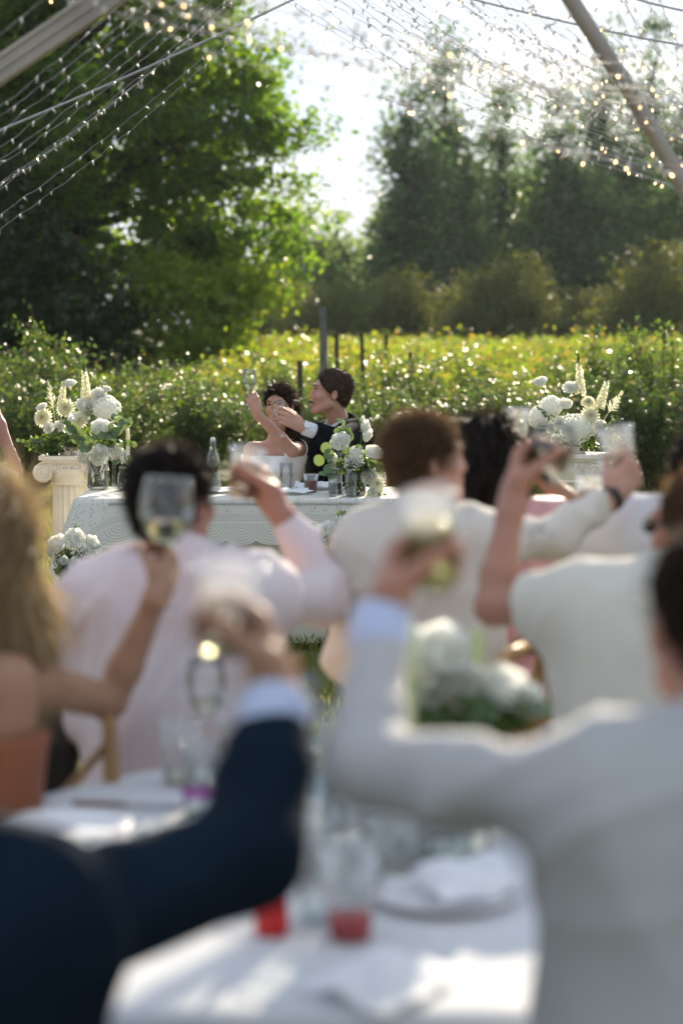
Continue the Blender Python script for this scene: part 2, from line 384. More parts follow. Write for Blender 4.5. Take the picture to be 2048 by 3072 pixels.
# tall far trees, right of the bright gap
def poplar(x, d, h, w, seed, label, n=330, mat='far_leaf', group='tall trees beyond the field'):
    bl = [((0, 0, h*0.30), (w*0.95, w, h*0.26)), ((0.12*w, 0, h*0.55), (w*0.66, w*0.7, h*0.2)), ((-0.12*w, 0, h*0.76), (w*0.40, w*0.4, h*0.15)), ((0.05*w, 0, h*0.93), (w*0.2, w*0.2, h*0.12)), ((w*0.3, 0, h*0.18), (w*1.1, w, h*0.16)), ((w*0.55, 0, h*0.62), (w*0.25, w*0.3, h*0.12)), ((-w*0.55, 0, h*0.5), (w*0.25, w*0.3, h*0.14))]
    tree('poplar_tree', label, (x, d, 0), h*0.85, 0.25, bl, n, 46, 0.26, M[mat], group, 0.42, 0.15, seed, shell=0.3, limbs=18)
def X(px, d): return (px - 1024)/FPX*d
poplar(X(1215, 76), 76, 11.3, 1.5, 21, 'slim tall tree just right of the bright gap in the sky')
poplar(X(1330, 80), 80, 12.8, 1.6, 22, 'tall pointed tree second right of the bright gap')
poplar(X(1180, 84), 84, 7.5, 1.5, 23, 'shorter tree filling the foot of the bright gap at its right', 330, 'pale_leaf')
poplar(X(1500, 84), 84, 11.5, 2.3, 24, 'broad dark tree mid right beneath the string lights')
poplar(X(1670, 78), 78, 10.6, 2.2, 25, 'dark tree above the rounded willow at right', 360)
poplar(X(1800, 86), 86, 14.2, 1.7, 26, 'tall tree rising beside the curved tent pole')
poplar(X(1930, 88), 88, 14.6, 1.6, 27, 'tallest narrow tree at right, seen past the tent pole')
poplar(X(2060, 78), 78, 11.0, 2.2, 28, 'dark tree cut by the right edge of the picture')
poplar(X(1420, 92), 92, 9.0, 2.4, 29, 'lower hazy tree between the slim trees and the dark ones')
poplar(X(1010, 88), 88, 6.9, 1.7, 30, 'pale tree at the bottom of the bright gap', 240, 'pale_leaf')
poplar(X(880, 86), 86, 7.4, 2.0, 31, 'hazy tree seen past the right edge of the big tree', 240, 'pale_leaf')
poplar(X(1580, 96), 96, 10.0, 2.4, 32, 'far tree standing behind the others at mid right')
poplar(X(1880, 96), 96, 10.0, 2.6, 33, 'far dark tree behind the right hand willow')
def willow(px, d, h, w, seed, label, n=170):
    tree('willow_bush', label, (X(px, d), d, 0), h*0.5, 0.1, [((0, 0, h*0.45), (w, w*0.8, h*0.46)), ((w*0.35, 0, h*0.7), (w*0.5, w*0.5, h*0.3)), ((-w*0.45, 0, h*0.35), (w*0.7, w*0.6, h*0.36))],
        n, 44, 0.17, M['willow_leaf'], 'rounded bushes at the far end of the field', 0.27, 0.2, seed, 0.4, shell=0.35, limbs=12)
willow(1500, 62, 4.0, 1.75, 41, 'rounded olive willow in the middle of the far hedge', 260)
willow(1960, 60, 4.2, 1.7, 42, 'rounded olive willow at the right end of the far hedge', 260)
willow(1190, 64, 3.5, 1.2, 43, 'low olive bush of the far hedge near the fence posts')
willow(1330, 66, 3.1, 1.1, 44, 'low bush left of the rounded middle willow')
willow(1720, 64, 2.8, 1.3, 45, 'low bush filling the dip between the two rounded willows')
willow(1010, 66, 3.6, 1.4, 46, 'olive bush of the far hedge behind the tall post')
willow(850, 68, 3.2, 1.5, 47, 'dim bush of the far hedge at its left end')
willow(700, 60, 2.6, 1.5, 48, 'dark low bush seen under the big tree')
# fence and trellis posts in the field
def post(px, ytop, d, w, label, tilt=0.0, mat='bark'):
    p = P(px, ytop, d); t = thing('field_post', label, 'post', (p.x, d, 0), 0, 'wooden posts standing in the field')
    mb = MB(); n = 6
    mb.tube([(0, 0, -0.05), (tilt*0.5*p.z + 0.01, 0, p.z*0.5), (tilt*p.z, 0, p.z)], [w*0.55, w*0.5, w*0.46], 8)
    link('shaft', mb.mesh('shaft', False), M[mat], t)
    return t
M['post_wood'] = principled('weathered_post', (0.16, 0.15, 0.135), 0.8, 0.5, 14, 0.5, 40)
post(968, 921, 20, 0.075, 'tall grey square-edged post right above the groom', 0.0, 'post_wood')
post(1009, 996, 26, 0.06, 'thin dark post just right of the tall grey post', 0.0)
post(1092, 1000, 24, 0.05, 'thin dark post leaning slightly left, third from the tall grey post', -0.02)
post(1155, 1003, 30, 0.06, 'thin dark post furthest right of the row of posts', 0.01)
post(1230, 1056, 24, 0.05, 'short stub of a post right of the thin posts', 0.0)
post(899, 1082, 21, 0.06, 'short stub of a post left of the tall grey post', 0.0)
post(350, 1068, 25.5, 0.05, 'short dark post in front of the dark trees at left', 0.0)
post(1992, 975, 36, 0.08, 'faint post far off in the field at the right edge', 0.0)
# ================================================================ wedding table, columns, flowers
M['plaster'] = principled('cream_plaster', (0.80, 0.75, 0.66), 0.75, scale=14, col2=(0.70, 0.64, 0.53), bump=0.25, bscale=90)
M['cloth_cream'] = principled('cream_cloth', (0.66, 0.64, 0.50), 0.85, 0.08, 5, 0.15, 40, 0.2, trans=0.25)
M['cloth_white'] = principled('white_cloth', (0.58, 0.59, 0.60), 0.85, 0.06, 5, 0.12, 50, 0.2)
M['glass'] = thin_glass('clear_glass')
M['glass_thick'] = thin_glass('bottle_glass', (0.94, 0.965, 0.96), 0.05, 0.5, 0.04)
M['plastic_cup'] = thin_glass('clear_plastic', (0.95, 0.96, 0.96), 0.1, 0.5, 0.05)
M['water'] = liquid('water', (0.97, 0.99, 0.99))
M['white_wine'] = liquid('white_wine', (0.98, 0.96, 0.84))
M['thin_wine'] = thin_glass('pale_drink', (0.96, 0.94, 0.85), 0.05, 0.6, 0.04); M['thin_water'] = thin_glass('still_water', (0.96, 0.98, 0.98), 0.05, 0.6, 0.04); M['thin_green'] = thin_glass('green_drink', (0.74, 0.80, 0.50), 0.05, 0.5, 0.04)
M['cola'] = principled('brown_drink', (0.20, 0.045, 0.012), 0.05, spec=0.5, sss=0.6, sssr=(0.05, 0.015, 0.004))
M['red_drink'] = principled('red_drink', (0.45, 0.015, 0.012), 0.08, sss=0.5, sssr=(0.05, 0.006, 0.004))
M['wax'] = principled('ivory_wax', (0.80, 0.74, 0.55), 0.45, sss=0.6, sssr=(0.03, 0.025, 0.015))
M['petal'] = principled('white_petal', (0.90, 0.90, 0.84), 0.7, 0.05, 30, trans=0.58, spec=0.2)
M['petal_cream'] = principled('cream_petal', (0.88, 0.86, 0.66), 0.7, 0.1, 30, trans=0.5, spec=0.2)
M['petal_green'] = principled('pale_green_petal', (0.62, 0.68, 0.36), 0.7, 0.2, 30, trans=0.35, spec=0.2)
M['eucalyptus'] = leafmat('eucalyptus_leaf', [(0.10, 0.16, 0.09), (0.12, 0.19, 0.11)], [(0.18, 0.29, 0.06), (0.28, 0.36, 0.07)], 0.3, 0.45, 0.35)
M['foliage'] = leafmat('bouquet_foliage', [(0.03, 0.07, 0.02), (0.06, 0.11, 0.035), (0.10, 0.15, 0.08)], [(0.12, 0.2, 0.02), (0.25, 0.36, 0.04)], 0.4, 0.4, 0.4)
M['stem'] = principled('green_stem', (0.08, 0.13, 0.03), 0.6, 0.3, 20, trans=0.2)
M['paper'] = principled('paper', (0.80, 0.81, 0.83), 0.8, 0.03, 20, trans=0.2)

def milky_plastic():
    m = thin_glass('clear_plastic', (0.95, 0.96, 0.96), 0.1, 0.6, 0.07); N, L = m.node_tree.nodes, m.node_tree.links
    out = [q for q in N if q.type == 'OUTPUT_MATERIAL'][0]; src = out.inputs['Surface'].links[0].from_socket
    t = N.new('ShaderNodeBsdfTranslucent'); t.inputs['Color'].default_value = (0.9, 0.9, 0.9, 1); x = N.new('ShaderNodeMixShader'); x.inputs[0].default_value = 0.13
    L.new(src, x.inputs[1]); L.new(t.outputs[0], x.inputs[2]); L.new(x.outputs[0], out.inputs['Surface']); return m
M['plastic_cup'] = milky_plastic()
def lace_material():
    m, nt, N, L, out = newmat('ivory_lace')
    uv = N.new('ShaderNodeUVMap'); sp = N.new('ShaderNodeSeparateXYZ'); L.new(uv.outputs[0], sp.inputs[0])
    def mth(op, a, b=None, c=None):
        n = N.new('ShaderNodeMath'); n.operation = op
        for i, q in enumerate((a, b, c)):
            if q is None: continue
            if isinstance(q, (int, float)): n.inputs[i].default_value = q
            else: L.new(q, n.inputs[i])
        return n.outputs[0]
    u, v = sp.outputs[0], sp.outputs[1]          # metres along the hem, metres above the hem
    # scallop fans of small holes above the hem
    uu = mth('SUBTRACT', mth('FRACT', mth('DIVIDE', u, 0.155)), 0.5); du = mth('MULTIPLY', uu, 0.155)
    dv = mth('SUBTRACT', v, 0.105)
    r = mth('SQRT', mth('ADD', mth('MULTIPLY', du, du), mth('MULTIPLY', dv, dv)))
    ang = mth('ARCTAN2', du, dv)
    ring = mth('SINE', mth('MULTIPLY', r, 430.0)); dots = mth('SINE', mth('MULTIPLY', ang, 46.0))
    fan = mth('GREATER_THAN', mth('ADD', ring, mth('MULTIPLY', dots, 0.55)), 0.75)
    fan = mth('MULTIPLY', fan, mth('LESS_THAN', v, 0.10))
    # band of diagonal lattice
    lat = mth('MULTIPLY', mth('SINE', mth('MULTIPLY', mth('ADD', u, v), 330.0)), mth('SINE', mth('MULTIPLY', mth('SUBTRACT', u, v), 330.0)))
    lat = mth('GREATER_THAN', lat, 0.25)
    band = mth('MULTIPLY', lat, mth('MULTIPLY', mth('GREATER_THAN', v, 0.108), mth('LESS_THAN', v, 0.150)))
    # leafy openwork higher up
    vo = N.new('ShaderNodeTexVoronoi'); vo.inputs['Scale'].default_value = 120; L.new(uv.outputs[0], vo.inputs['Vector'])
    n1 = N.new('ShaderNodeTexNoise'); n1.inputs['Scale'].default_value = 13; L.new(uv.outputs[0], n1.inputs['Vector'])
    wv = N.new('ShaderNodeTexWave'); wv.inputs['Scale'].default_value = 5; wv.inputs['Distortion'].default_value = 8; wv.inputs['Detail Scale'].default_value = 2.5; L.new(uv.outputs[0], wv.inputs['Vector'])
    blo = mth('MULTIPLY', mth('LESS_THAN', vo.outputs['Distance'], 0.36), mth('GREATER_THAN', wv.outputs['Fac'], 0.45))
    blo = mth('MULTIPLY', blo, mth('MULTIPLY', mth('MULTIPLY', mth('GREATER_THAN', v, 0.156), mth('LESS_THAN', v, 5.0)), mth('GREATER_THAN', n1.outputs['Fac'], 0.44)))
    hole = mth('MAXIMUM', mth('MAXIMUM', fan, band), blo)
    b = N.new('ShaderNodeBsdfPrincipled'); b.inputs['Base Color'].default_value = (0.80, 0.78, 0.70, 1); b.inputs['Roughness'].default_value = 0.85
    t = N.new('ShaderNodeBsdfTranslucent'); t.inputs['Color'].default_value = (0.8, 0.78, 0.68, 1)
    m1 = N.new('ShaderNodeMixShader'); m1.inputs[0].default_value = 0.3; L.new(b.outputs[0], m1.inputs[1]); L.new(t.outputs[0], m1.inputs[2])
    tr = N.new('ShaderNodeBsdfTransparent'); m2 = N.new('ShaderNodeMixShader')
    L.new(mth('MULTIPLY', hole, 0.5), m2.inputs[0]); L.new(m1.outputs[0], m2.inputs[1]); L.new(tr.outputs[0], m2.inputs[2])
    L.new(m2.outputs[0], out.inputs['Surface']); return m
M['lace'] = lace_material()
M['rim'] = thin_glass('glass_rim', (0.95, 0.97, 0.97), 0.06, 0.95, 0.5)
def rim_ring(r, z, t, n=32):
    mb = MB(); mb.lathe([(r + t*math.cos(a), z + t*math.sin(a)) for a in np.linspace(0, 2*math.pi, 7)[:-1]], n, close=True); return mb.mesh('rim')

def drape(name, cx, cy, lx, ly, ztop, dropf, flare, mat, parent, wav=0.012, waves=26, scallop=0.0, rc=0.04, hem=None, n=420, seed=0):
    """cloth over a rectangular top: perimeter rows from the rim down to the hem; uv in metres"""
    rs = np.random.default_rng(seed)
    # perimeter points with rounded corners
    pts = []; per = 2*(lx + ly)
    hx, hy = lx/2, ly/2
    S = np.linspace(0, per, n, endpoint=False)
    for s in S:
        if s < lx: p = (-hx + s, -hy); nn = (0, -1)
        elif s < lx + ly: p = (hx, -hy + s - lx); nn = (1, 0)
        elif s < 2*lx + ly: p = (hx - (s - lx - ly), hy); nn = (0, 1)
        else: p = (-hx, hy - (s - 2*lx - ly)); nn = (-1, 0)
        cxn = max(-hx + rc, min(hx - rc, p[0])); cyn = max(-hy + rc, min(hy - rc, p[1]))
        d = np.array([p[0] - cxn, p[1] - cyn]); dl = np.linalg.norm(d) + 1e-9
        nrm = d/dl; q = np.array([cxn, cyn]) + nrm*rc
        corner = max(0, 1 - (abs(abs(p[0]) - hx) + abs(abs(p[1]) - hy))/0.28)
        pts.append((q, nrm, corner))
    rows = [(-0.30, 0), (-0.05, 0), (-0.004, 0.0), (0.004, 0.008), (0.008, 0.03)] + [(None, t) for t in np.linspace(0.12, 1, 12)]
    vs = []; uvs = []
    for off, t in rows:
        for (q, nrm, c), s in zip(pts, S):
            dp = dropf(c)
            if off is not None and t == 0: p = q*(1 + off) if off <= -0.05 else q + nrm*off; z = ztop
            else:
                z = ztop - (t if off is not None else t*dp)
                tt = (ztop - z)
                w = wav*math.sin(s*waves + 1.3*math.sin(s*3.1 + seed))*min(1, tt/0.15) + 0.4*wav*math.sin(s*waves*0.43 + 2)*min(1, tt/0.2)
                p = q + nrm*(0.008 + flare*tt*(1 + 1.6*c) + w)
            if off is None and t == 1.0 and scallop: z -= scallop*(abs(math.sin(math.pi*s/0.155))**0.7 - 0.5)
            if off is None and t > 0.9 and scallop:
                z += 0.0
            vs.append((cx + p[0], cy + p[1], z)); uvs.append((s, 9.0 if (t == 0 and off < -0.01) else z - (ztop - dp)))
    m = len(rows); f = []
    for j in range(m-1):
        for i in range(n):
            i2 = (i+1) % n; f.append((j*n + i, (j+1)*n + i, (j+1)*n + i2, j*n + i2))
    f.append(tuple(range(n)))
    me = np_mesh(name, np.array(vs), f)
    ul = me.uv_layers.new(name='UVMap')
    for li, lp in enumerate(me.loops): ul.data[li].uv = uvs[lp.vertex_index]
    return link(name, me, mat, parent)

# couple's table
TZ = 0.75; TX0, TX1, TY0, TY1 = -1.36, 0.47, 10.22, 10.97
tcx, tcy = (TX0 + TX1)/2, (TY0 + TY1)/2
tb = thing('sweetheart_table', 'rectangular wedding table under a cream cloth to the grass', 'table', (tcx, tcy, 0))
mb = MB(); mb.box((0, 0, TZ - 0.03), (TX1-TX0-0.02, TY1-TY0-0.02, 0.03)); link('tabletop', mb.mesh('tabletop', False), M['bark'], tb)
for sx in (-1, 1):
    for sy in (-1, 1):
        mb = MB(); mb.tube([(sx*0.8, sy*0.3, 0.0), (sx*0.8, sy*0.3, TZ-0.04)], 0.018, 8); link('leg', mb.mesh('leg'), M['bark'], tb)
uc = drape('tablecloth', 0, 0, TX1-TX0, TY1-TY0, TZ - 0.004, lambda c: 0.735, 0.05, M['cloth_cream'], None, 0.016, 17, 0, 0.03, seed=3)
uc.location = (tcx, tcy, 0); tag(uc, 'plain cream cloth hanging to the ground under the lace', 'tablecloth')
lc = drape('lace_tablecloth', 0, 0, TX1-TX0+0.01, TY1-TY0+0.01, TZ + 0.002, lambda c: 0.225 + 0.16*c*c, 0.15, M['lace'], None, 0.006, 21, 0.022, 0.035, n=900, seed=5)
lc.location = (tcx, tcy, 0); tag(lc, 'ivory lace overlay with scalloped hem on the wedding table', 'tablecloth')

# ---- ionic columns
def column(label, x, y, rz):
    t = thing('pedestal_column', label, 'column', (x, y, 0), rz)
    s = 0.93
    # fluted shaft
    n = 20*8; rows = [(0.115, 0.10), (0.112, 0.2), (0.108, 0.5), (0.104, 0.75)]
    vs = []; f = []
    for r, z in rows:
        for k in range(n):
            a = 2*math.pi*k/n; fl = abs(math.sin(a*10))**0.55
            rr = r - 0.011*fl; vs.append((rr*math.cos(a), rr*math.sin(a), z))
    for j in range(len(rows)-1):
        for k in range(n): f.append((j*n + k, j*n + (k+1) % n, (j+1)*n + (k+1) % n, (j+1)*n + k))
    link('shaft', np_mesh('shaft', np.array(vs), f), M['plaster'], t)
    mb = MB(); mb.box((0, 0, 0.025), (0.33, 0.33, 0.05)); mb.lathe([(0.0, 0.05), (0.15, 0.05), (0.16, 0.063), (0.15, 0.077), (0.127, 0.082), (0.125, 0.09), (0.133, 0.097), (0.12, 0.103), (0, 0.103)], 32)
    link('base', mb.mesh('base'), M['plaster'], t)
    # capital
    mb = MB(); mb.lathe([(0, 0.735), (0.11, 0.735), (0.117, 0.745), (0.112, 0.755), (0.118, 0.765), (0.135, 0.80), (0.14, 0.83), (0, 0.83)], 40)
    mb.box((0, 0, 0.842), (0.31, 0.235, 0.05)); mb.box((0, 0, 0.874), (0.30, 0.26, 0.016)); mb.box((0, 0, 0.893), (0.335, 0.29, 0.022))
    cap = link('capital', mb.mesh('capital', False), M['plaster'], t)
    mb = MB()
    for sy in (-1, 1):
        for k in range(5):
            xx = -0.08 + k*0.04
            mb.sphere((xx, sy*0.118, 0.838), (0.013, 0.008, 0.019), 8); mb.tube([(xx + 0.02, sy*0.118, 0.857), (xx + 0.02, sy*0.121, 0.82)], [0.003, 0.005], 5)
        mb.tube([(-0.15, sy*0.12, 0.862), (0.15, sy*0.12, 0.862)], 0.004, 6)
        mb.tube([(-0.1, sy*0.12, 0.815), (0.1, sy*0.12, 0.815)], 0.0035, 6)
    link('egg_moulding', mb.mesh('egg_moulding'), M['plaster'], cap)
    for sx in (-1, 1):
        mb = MB(); cxv, czv = sx*0.148, 0.81
        prof = [(0.0, -0.122), (0.05, -0.122), (0.056, -0.112), (0.046, -0.06), (0.038, 0), (0.046, 0.06), (0.056, 0.112), (0.05, 0.122), (0, 0.122)]
        b2 = MB(); b2.lathe(prof, 28); vv = b2.v[0]; vv = np.stack([vv[:, 0] + cxv, vv[:, 2], vv[:, 1] + czv], 1); mb.add(vv, [q[::-1] for q in b2.f])
        for sy in (-1, 1):      # spiral relief on the face
            pt = []
            for k in range(60):
                a = k/59*4.6*math.pi; r = 0.053*(1 - k/59*0.86)
                pt.append((cxv - sx*r*math.sin(a - 0.4), sy*0.124, czv + r*math.cos(a - 0.4)))
            mb.tube(pt, [0.0052*(1 - 0.6*k/59) for k in range(60)], 6)
            mb.sphere((cxv, sy*0.125, czv), (0.009, 0.006, 0.009), 8)
        for k in range(10):     # leaf ribs around the bolster
            a = 2*math.pi*k/10
            mb.tube([(cxv + rr*math.cos(a), yy, czv + rr*math.sin(a)) for rr, yy in ((0.055, -0.1), (0.047, -0.055), (0.042, 0), (0.047, 0.055), (0.055, 0.1))], [0.005, 0.009, 0.010, 0.009, 0.005], 5)
        link('volute', mb.mesh('volute'), M['plaster'], t)
    return t
cl_x, cl_y = P(214, 1400, 11.35).x, 11.35
cr_x, cr_y = P(1722, 1400, 11.5).x, 11.5
column('cream ionic pedestal column at left beside the lace covered table', cl_x, cl_y, R(2))
column('cream ionic pedestal column behind the guests at right', cr_x, cr_y, R(-22))

# ---- flowers: shared meshes
def petal_layer(mb, n, r0, r1, h, z0, wid, curl, ruff, ph, rs, nu=5, nv=5):
    for k in range(n):
        a0 = ph + 2*math.pi*k/n + rs.normal()*0.12
        hs = h*(1 + rs.normal()*0.07); vs = []
        for j in range(nv):
            v = j/(nv-1)
            for i in range(nu):
                u = i/(nu-1)*2 - 1
                ww = wid*(math.sin(math.pi*(0.16 + 0.72*v)))
                r = r0 + (r1-r0)*math.sin(math.pi*0.5*min(1, v*1.35))*(1 - 0.45*max(0, v - 0.6)) + curl*max(0, v-0.7)**2*4
                z = z0 + hs*(v**0.85)*(1 - 0.12*u*u*v) - curl*max(0, v-0.7)**2*5
                r += ruff*math.sin(u*5 + k*2.1)*v
                a = a0 + u*ww
                vs.append((r*math.cos(a), r*math.sin(a), z + ruff*0.6*math.sin(u*7 + k)*v))
        f = [(j*nu + i, j*nu + i + 1, (j+1)*nu + i + 1, (j+1)*nu + i) for j in range(nv-1) for i in range(nu-1)]
        mb.add(vs, f)
def make_rose(seed, open_=1.0, ruff=0.002, layers=6):
    rs = np.random.default_rng(seed); mb = MB()
    for l in range(layers):
        t = l/(layers-1)
        petal_layer(mb, 3 + l, 0.003 + 0.008*t, 0.010 + (0.042*open_)*t, 0.062 - 0.014*t*t, -0.004*t, 1.05 - 0.35*t, 0.02*t*t*open_, ruff, rs.random()*6, rs)
    return mb.mesh('rose_head')
def make_hydrangea(seed, rad=0.075, nf=95):
    rs = np.random.default_rng(seed); mb = MB()
    for k in range(nf):
        z = 1 - 1.75*(k+0.5)/nf; a = k*2.39996
        s = math.sqrt(max(0, 1-z*z)); d = np.array([s*math.cos(a), s*math.sin(a), z]); d += rs.normal(size=3)*0.05; d /= np.linalg.norm(d)
        t = np.cross(d, [0.3, 0.5, 0.8]); t /= np.linalg.norm(t); b = np.cross(d, t)
        c = d*rad*np.array([1, 1, 0.85])*(0.93 + 0.14*rs.random()); q = rs.random()*1.57; sz = 0.0125 + 0.004*rs.random()
        for p in range(4):
            an = q + p*1.5708; e = t*math.cos(an) + b*math.sin(an); e2 = np.cross(d, e)
            mb.add([c, c + e*sz*0.55 + e2*sz*0.5 + d*sz*0.22, c + e*sz*1.15 + d*sz*0.25*rs.random(), c + e*sz*0.55 - e2*sz*0.5 + d*sz*0.22], [(0, 1, 2, 3)])
    mb.sphere((0, 0, 0), rad*0.82, 12)
    return mb.mesh('hydrangea_head', False)
def make_dahlia(seed, rad=0.055):
    rs = np.random.default_rng(seed); mb = MB()
    for l in range(6):
        t = l/5; n = 8 + 2*l; tilt = R(80 - 88*t)
        for k in range(n):
            a = 2*math.pi*(k + 0.5*(l % 2))/n + rs.normal()*0.04; ln = rad*(0.55 + 0.5*t); w = ln*0.21
            e = np.array([math.cos(a)*math.cos(tilt), math.sin(a)*math.cos(tilt), math.sin(tilt)]); s_ = np.array([-math.sin(a), math.cos(a), 0]); nn = np.cross(e, s_)
            o = np.array([0, 0, 0.004 - 0.01*t])
            mb.add([o, o + e*ln*0.5 + s_*w - nn*0.004, o + e*ln, o + e*ln*0.5 - s_*w - nn*0.004, o + e*ln*0.55 + nn*0.002], [(0, 1, 4), (1, 2, 4), (2, 3, 4), (3, 0, 4)])
    return mb.mesh('dahlia_head', False)
def make_carnation(seed, rad=0.03):
    rs = np.random.default_rng(seed); mb = MB()
    for l in range(5):
        t = l/4; petal_layer(mb, 5 + l, 0.003, 0.008 + rad*0.95*t, 0.03 - 0.012*t, 0, 0.7 - 0.25*t, 0.008*t, 0.0035, rs.random()*6, rs, 7, 4)
    mb.tube([(0, 0, -0.022), (0, 0, -0.008), (0, 0, 0.004)], [0.004, 0.008, 0.009], 7)
    return mb.mesh('carnation_head')
def make_spire(seed, h=0.26):
    rs = np.random.default_rng(seed); mb = MB()
    pts = [(0.012*math.sin(3*t + seed), 0.01*math.sin(2*t), h*t) for t in np.linspace(-0.3, 1, 9)]
    mb.tube(pts, [0.004, 0.004, 0.0035, 0.003, 0.003, 0.0026, 0.0022, 0.002, 0.001], 5, True, 1)
    for k in range(46):
        t = k/46; z = h*t; a = k*2.4; s = 0.021*(1 - t)**0.75 + 0.004
        cx, cy_ = 0.012*math.sin(3*t + seed), 0.01*math.sin(2*t)
        if t > 0.72: mb.sphere((cx + 0.5*s*math.cos(a), cy_ + 0.5*s*math.sin(a), z), (s*0.6, s*0.6, s*0.8), 6, 1); continue
        o = np.array([cx, cy_, z]); d = np.array([math.cos(a), math.sin(a), 0.25]); sd = np.array([-math.sin(a), math.cos(a), 0]); up = np.array([0, 0, 1.0])
        tip = o + d*s*1.25
        for p in range(5):
            an = 2*math.pi*p/5 + 0.3; e = sd*math.cos(an) + up*math.sin(an); an2 = an + 0.62; e2 = sd*math.cos(an2) + up*math.sin(an2); an3 = an - 0.62; e3 = sd*math.cos(an3) + up*math.sin(an3)
            mb.add([o, tip + e3*s*0.55, tip + e*s*0.95 + d*s*0.2*rs.random(), tip + e2*s*0.55], [(0, 1, 2, 3)])
    return mb.mesh('snapdragon_spire', False)
def make_plume(seed, h=0.16):
    rs = np.random.default_rng(seed); mb = MB(); mb.tube([(0, 0, -0.08), (0, 0, h)], [0.002, 0.001], 4)
    for k in range(22):
        t = k/22; z = h*t; ln = (0.042*(1-t) + 0.008)*(0.7 + 0.5*rs.random())
        for sx in (-1, 1):
            e = np.array([sx*0.8, rs.normal()*0.7, 0.5 + 0.3*rs.random()]); e /= np.linalg.norm(e)
            for q in range(6):
                c = np.array([0, 0, z]) + e*ln*(q+1)/6; w = 0.0024
                mb.add([c - [0, 0, w*0.4], c + [w, w, w], c + [0, 0, w*2.0], c + [-w, -w, w]], [(0, 1, 2, 3)])
    return mb.mesh('astilbe_plume', False)
def make_eleaf():
    n = 10; vs = [(0, 0, 0), (0, 0.5, 0.03)]
    ring = [(0.5*math.sin(2*math.pi*k/n)*1.0, 0.5 - 0.5*math.cos(2*math.pi*k/n), 0.10*abs(math.sin(2*math.pi*k/n))**1.5) for k in range(n)]
    v = [(0, 0.5, 0)] + ring
    f = [(0, 1 + k, 1 + (k+1) % n) for k in range(n)]
    return np_mesh('eucalyptus_leaf', np.array(v), f)
FM = {'rose': [make_rose(1, 0.95, 0.001, 5), make_rose(2, 0.85, 0.001, 5)], 'peony': [make_rose(3, 1.0, 0.003, 5), make_rose(4, 0.95, 0.002, 5)],
      'hydrangea': [make_hydrangea(1), make_hydrangea(2)], 'dahlia': [make_dahlia(1), make_dahlia(2)],
      'carnation': [make_carnation(1), make_carnation(2)], 'spire': [make_spire(1), make_spire(2)], 'plume': [make_plume(1)],
      'bud': [make_rose(9, 0.35, 0.001, 4)]}
FMAT = {'rose': 'petal', 'peony': 'petal', 'hydrangea': 'petal', 'dahlia': 'petal_cream', 'carnation': 'petal', 'spire': 'petal_cream', 'plume': 'petal_cream', 'bud': 'petal'}
FNAME = {'rose': 'rose', 'peony': 'peony', 'hydrangea': 'hydrangea', 'dahlia': 'dahlia', 'carnation': 'carnation', 'spire': 'snapdragon', 'plume': 'astilbe', 'bud': 'lisianthus'}
for k, l in FM.items():
    for me in l:
        me.materials.append(M[FMAT[k]])
        if k == 'spire': me.materials.append(M['stem'])
ELEAF = make_eleaf(); ELEAF.materials.append(M['eucalyptus'])

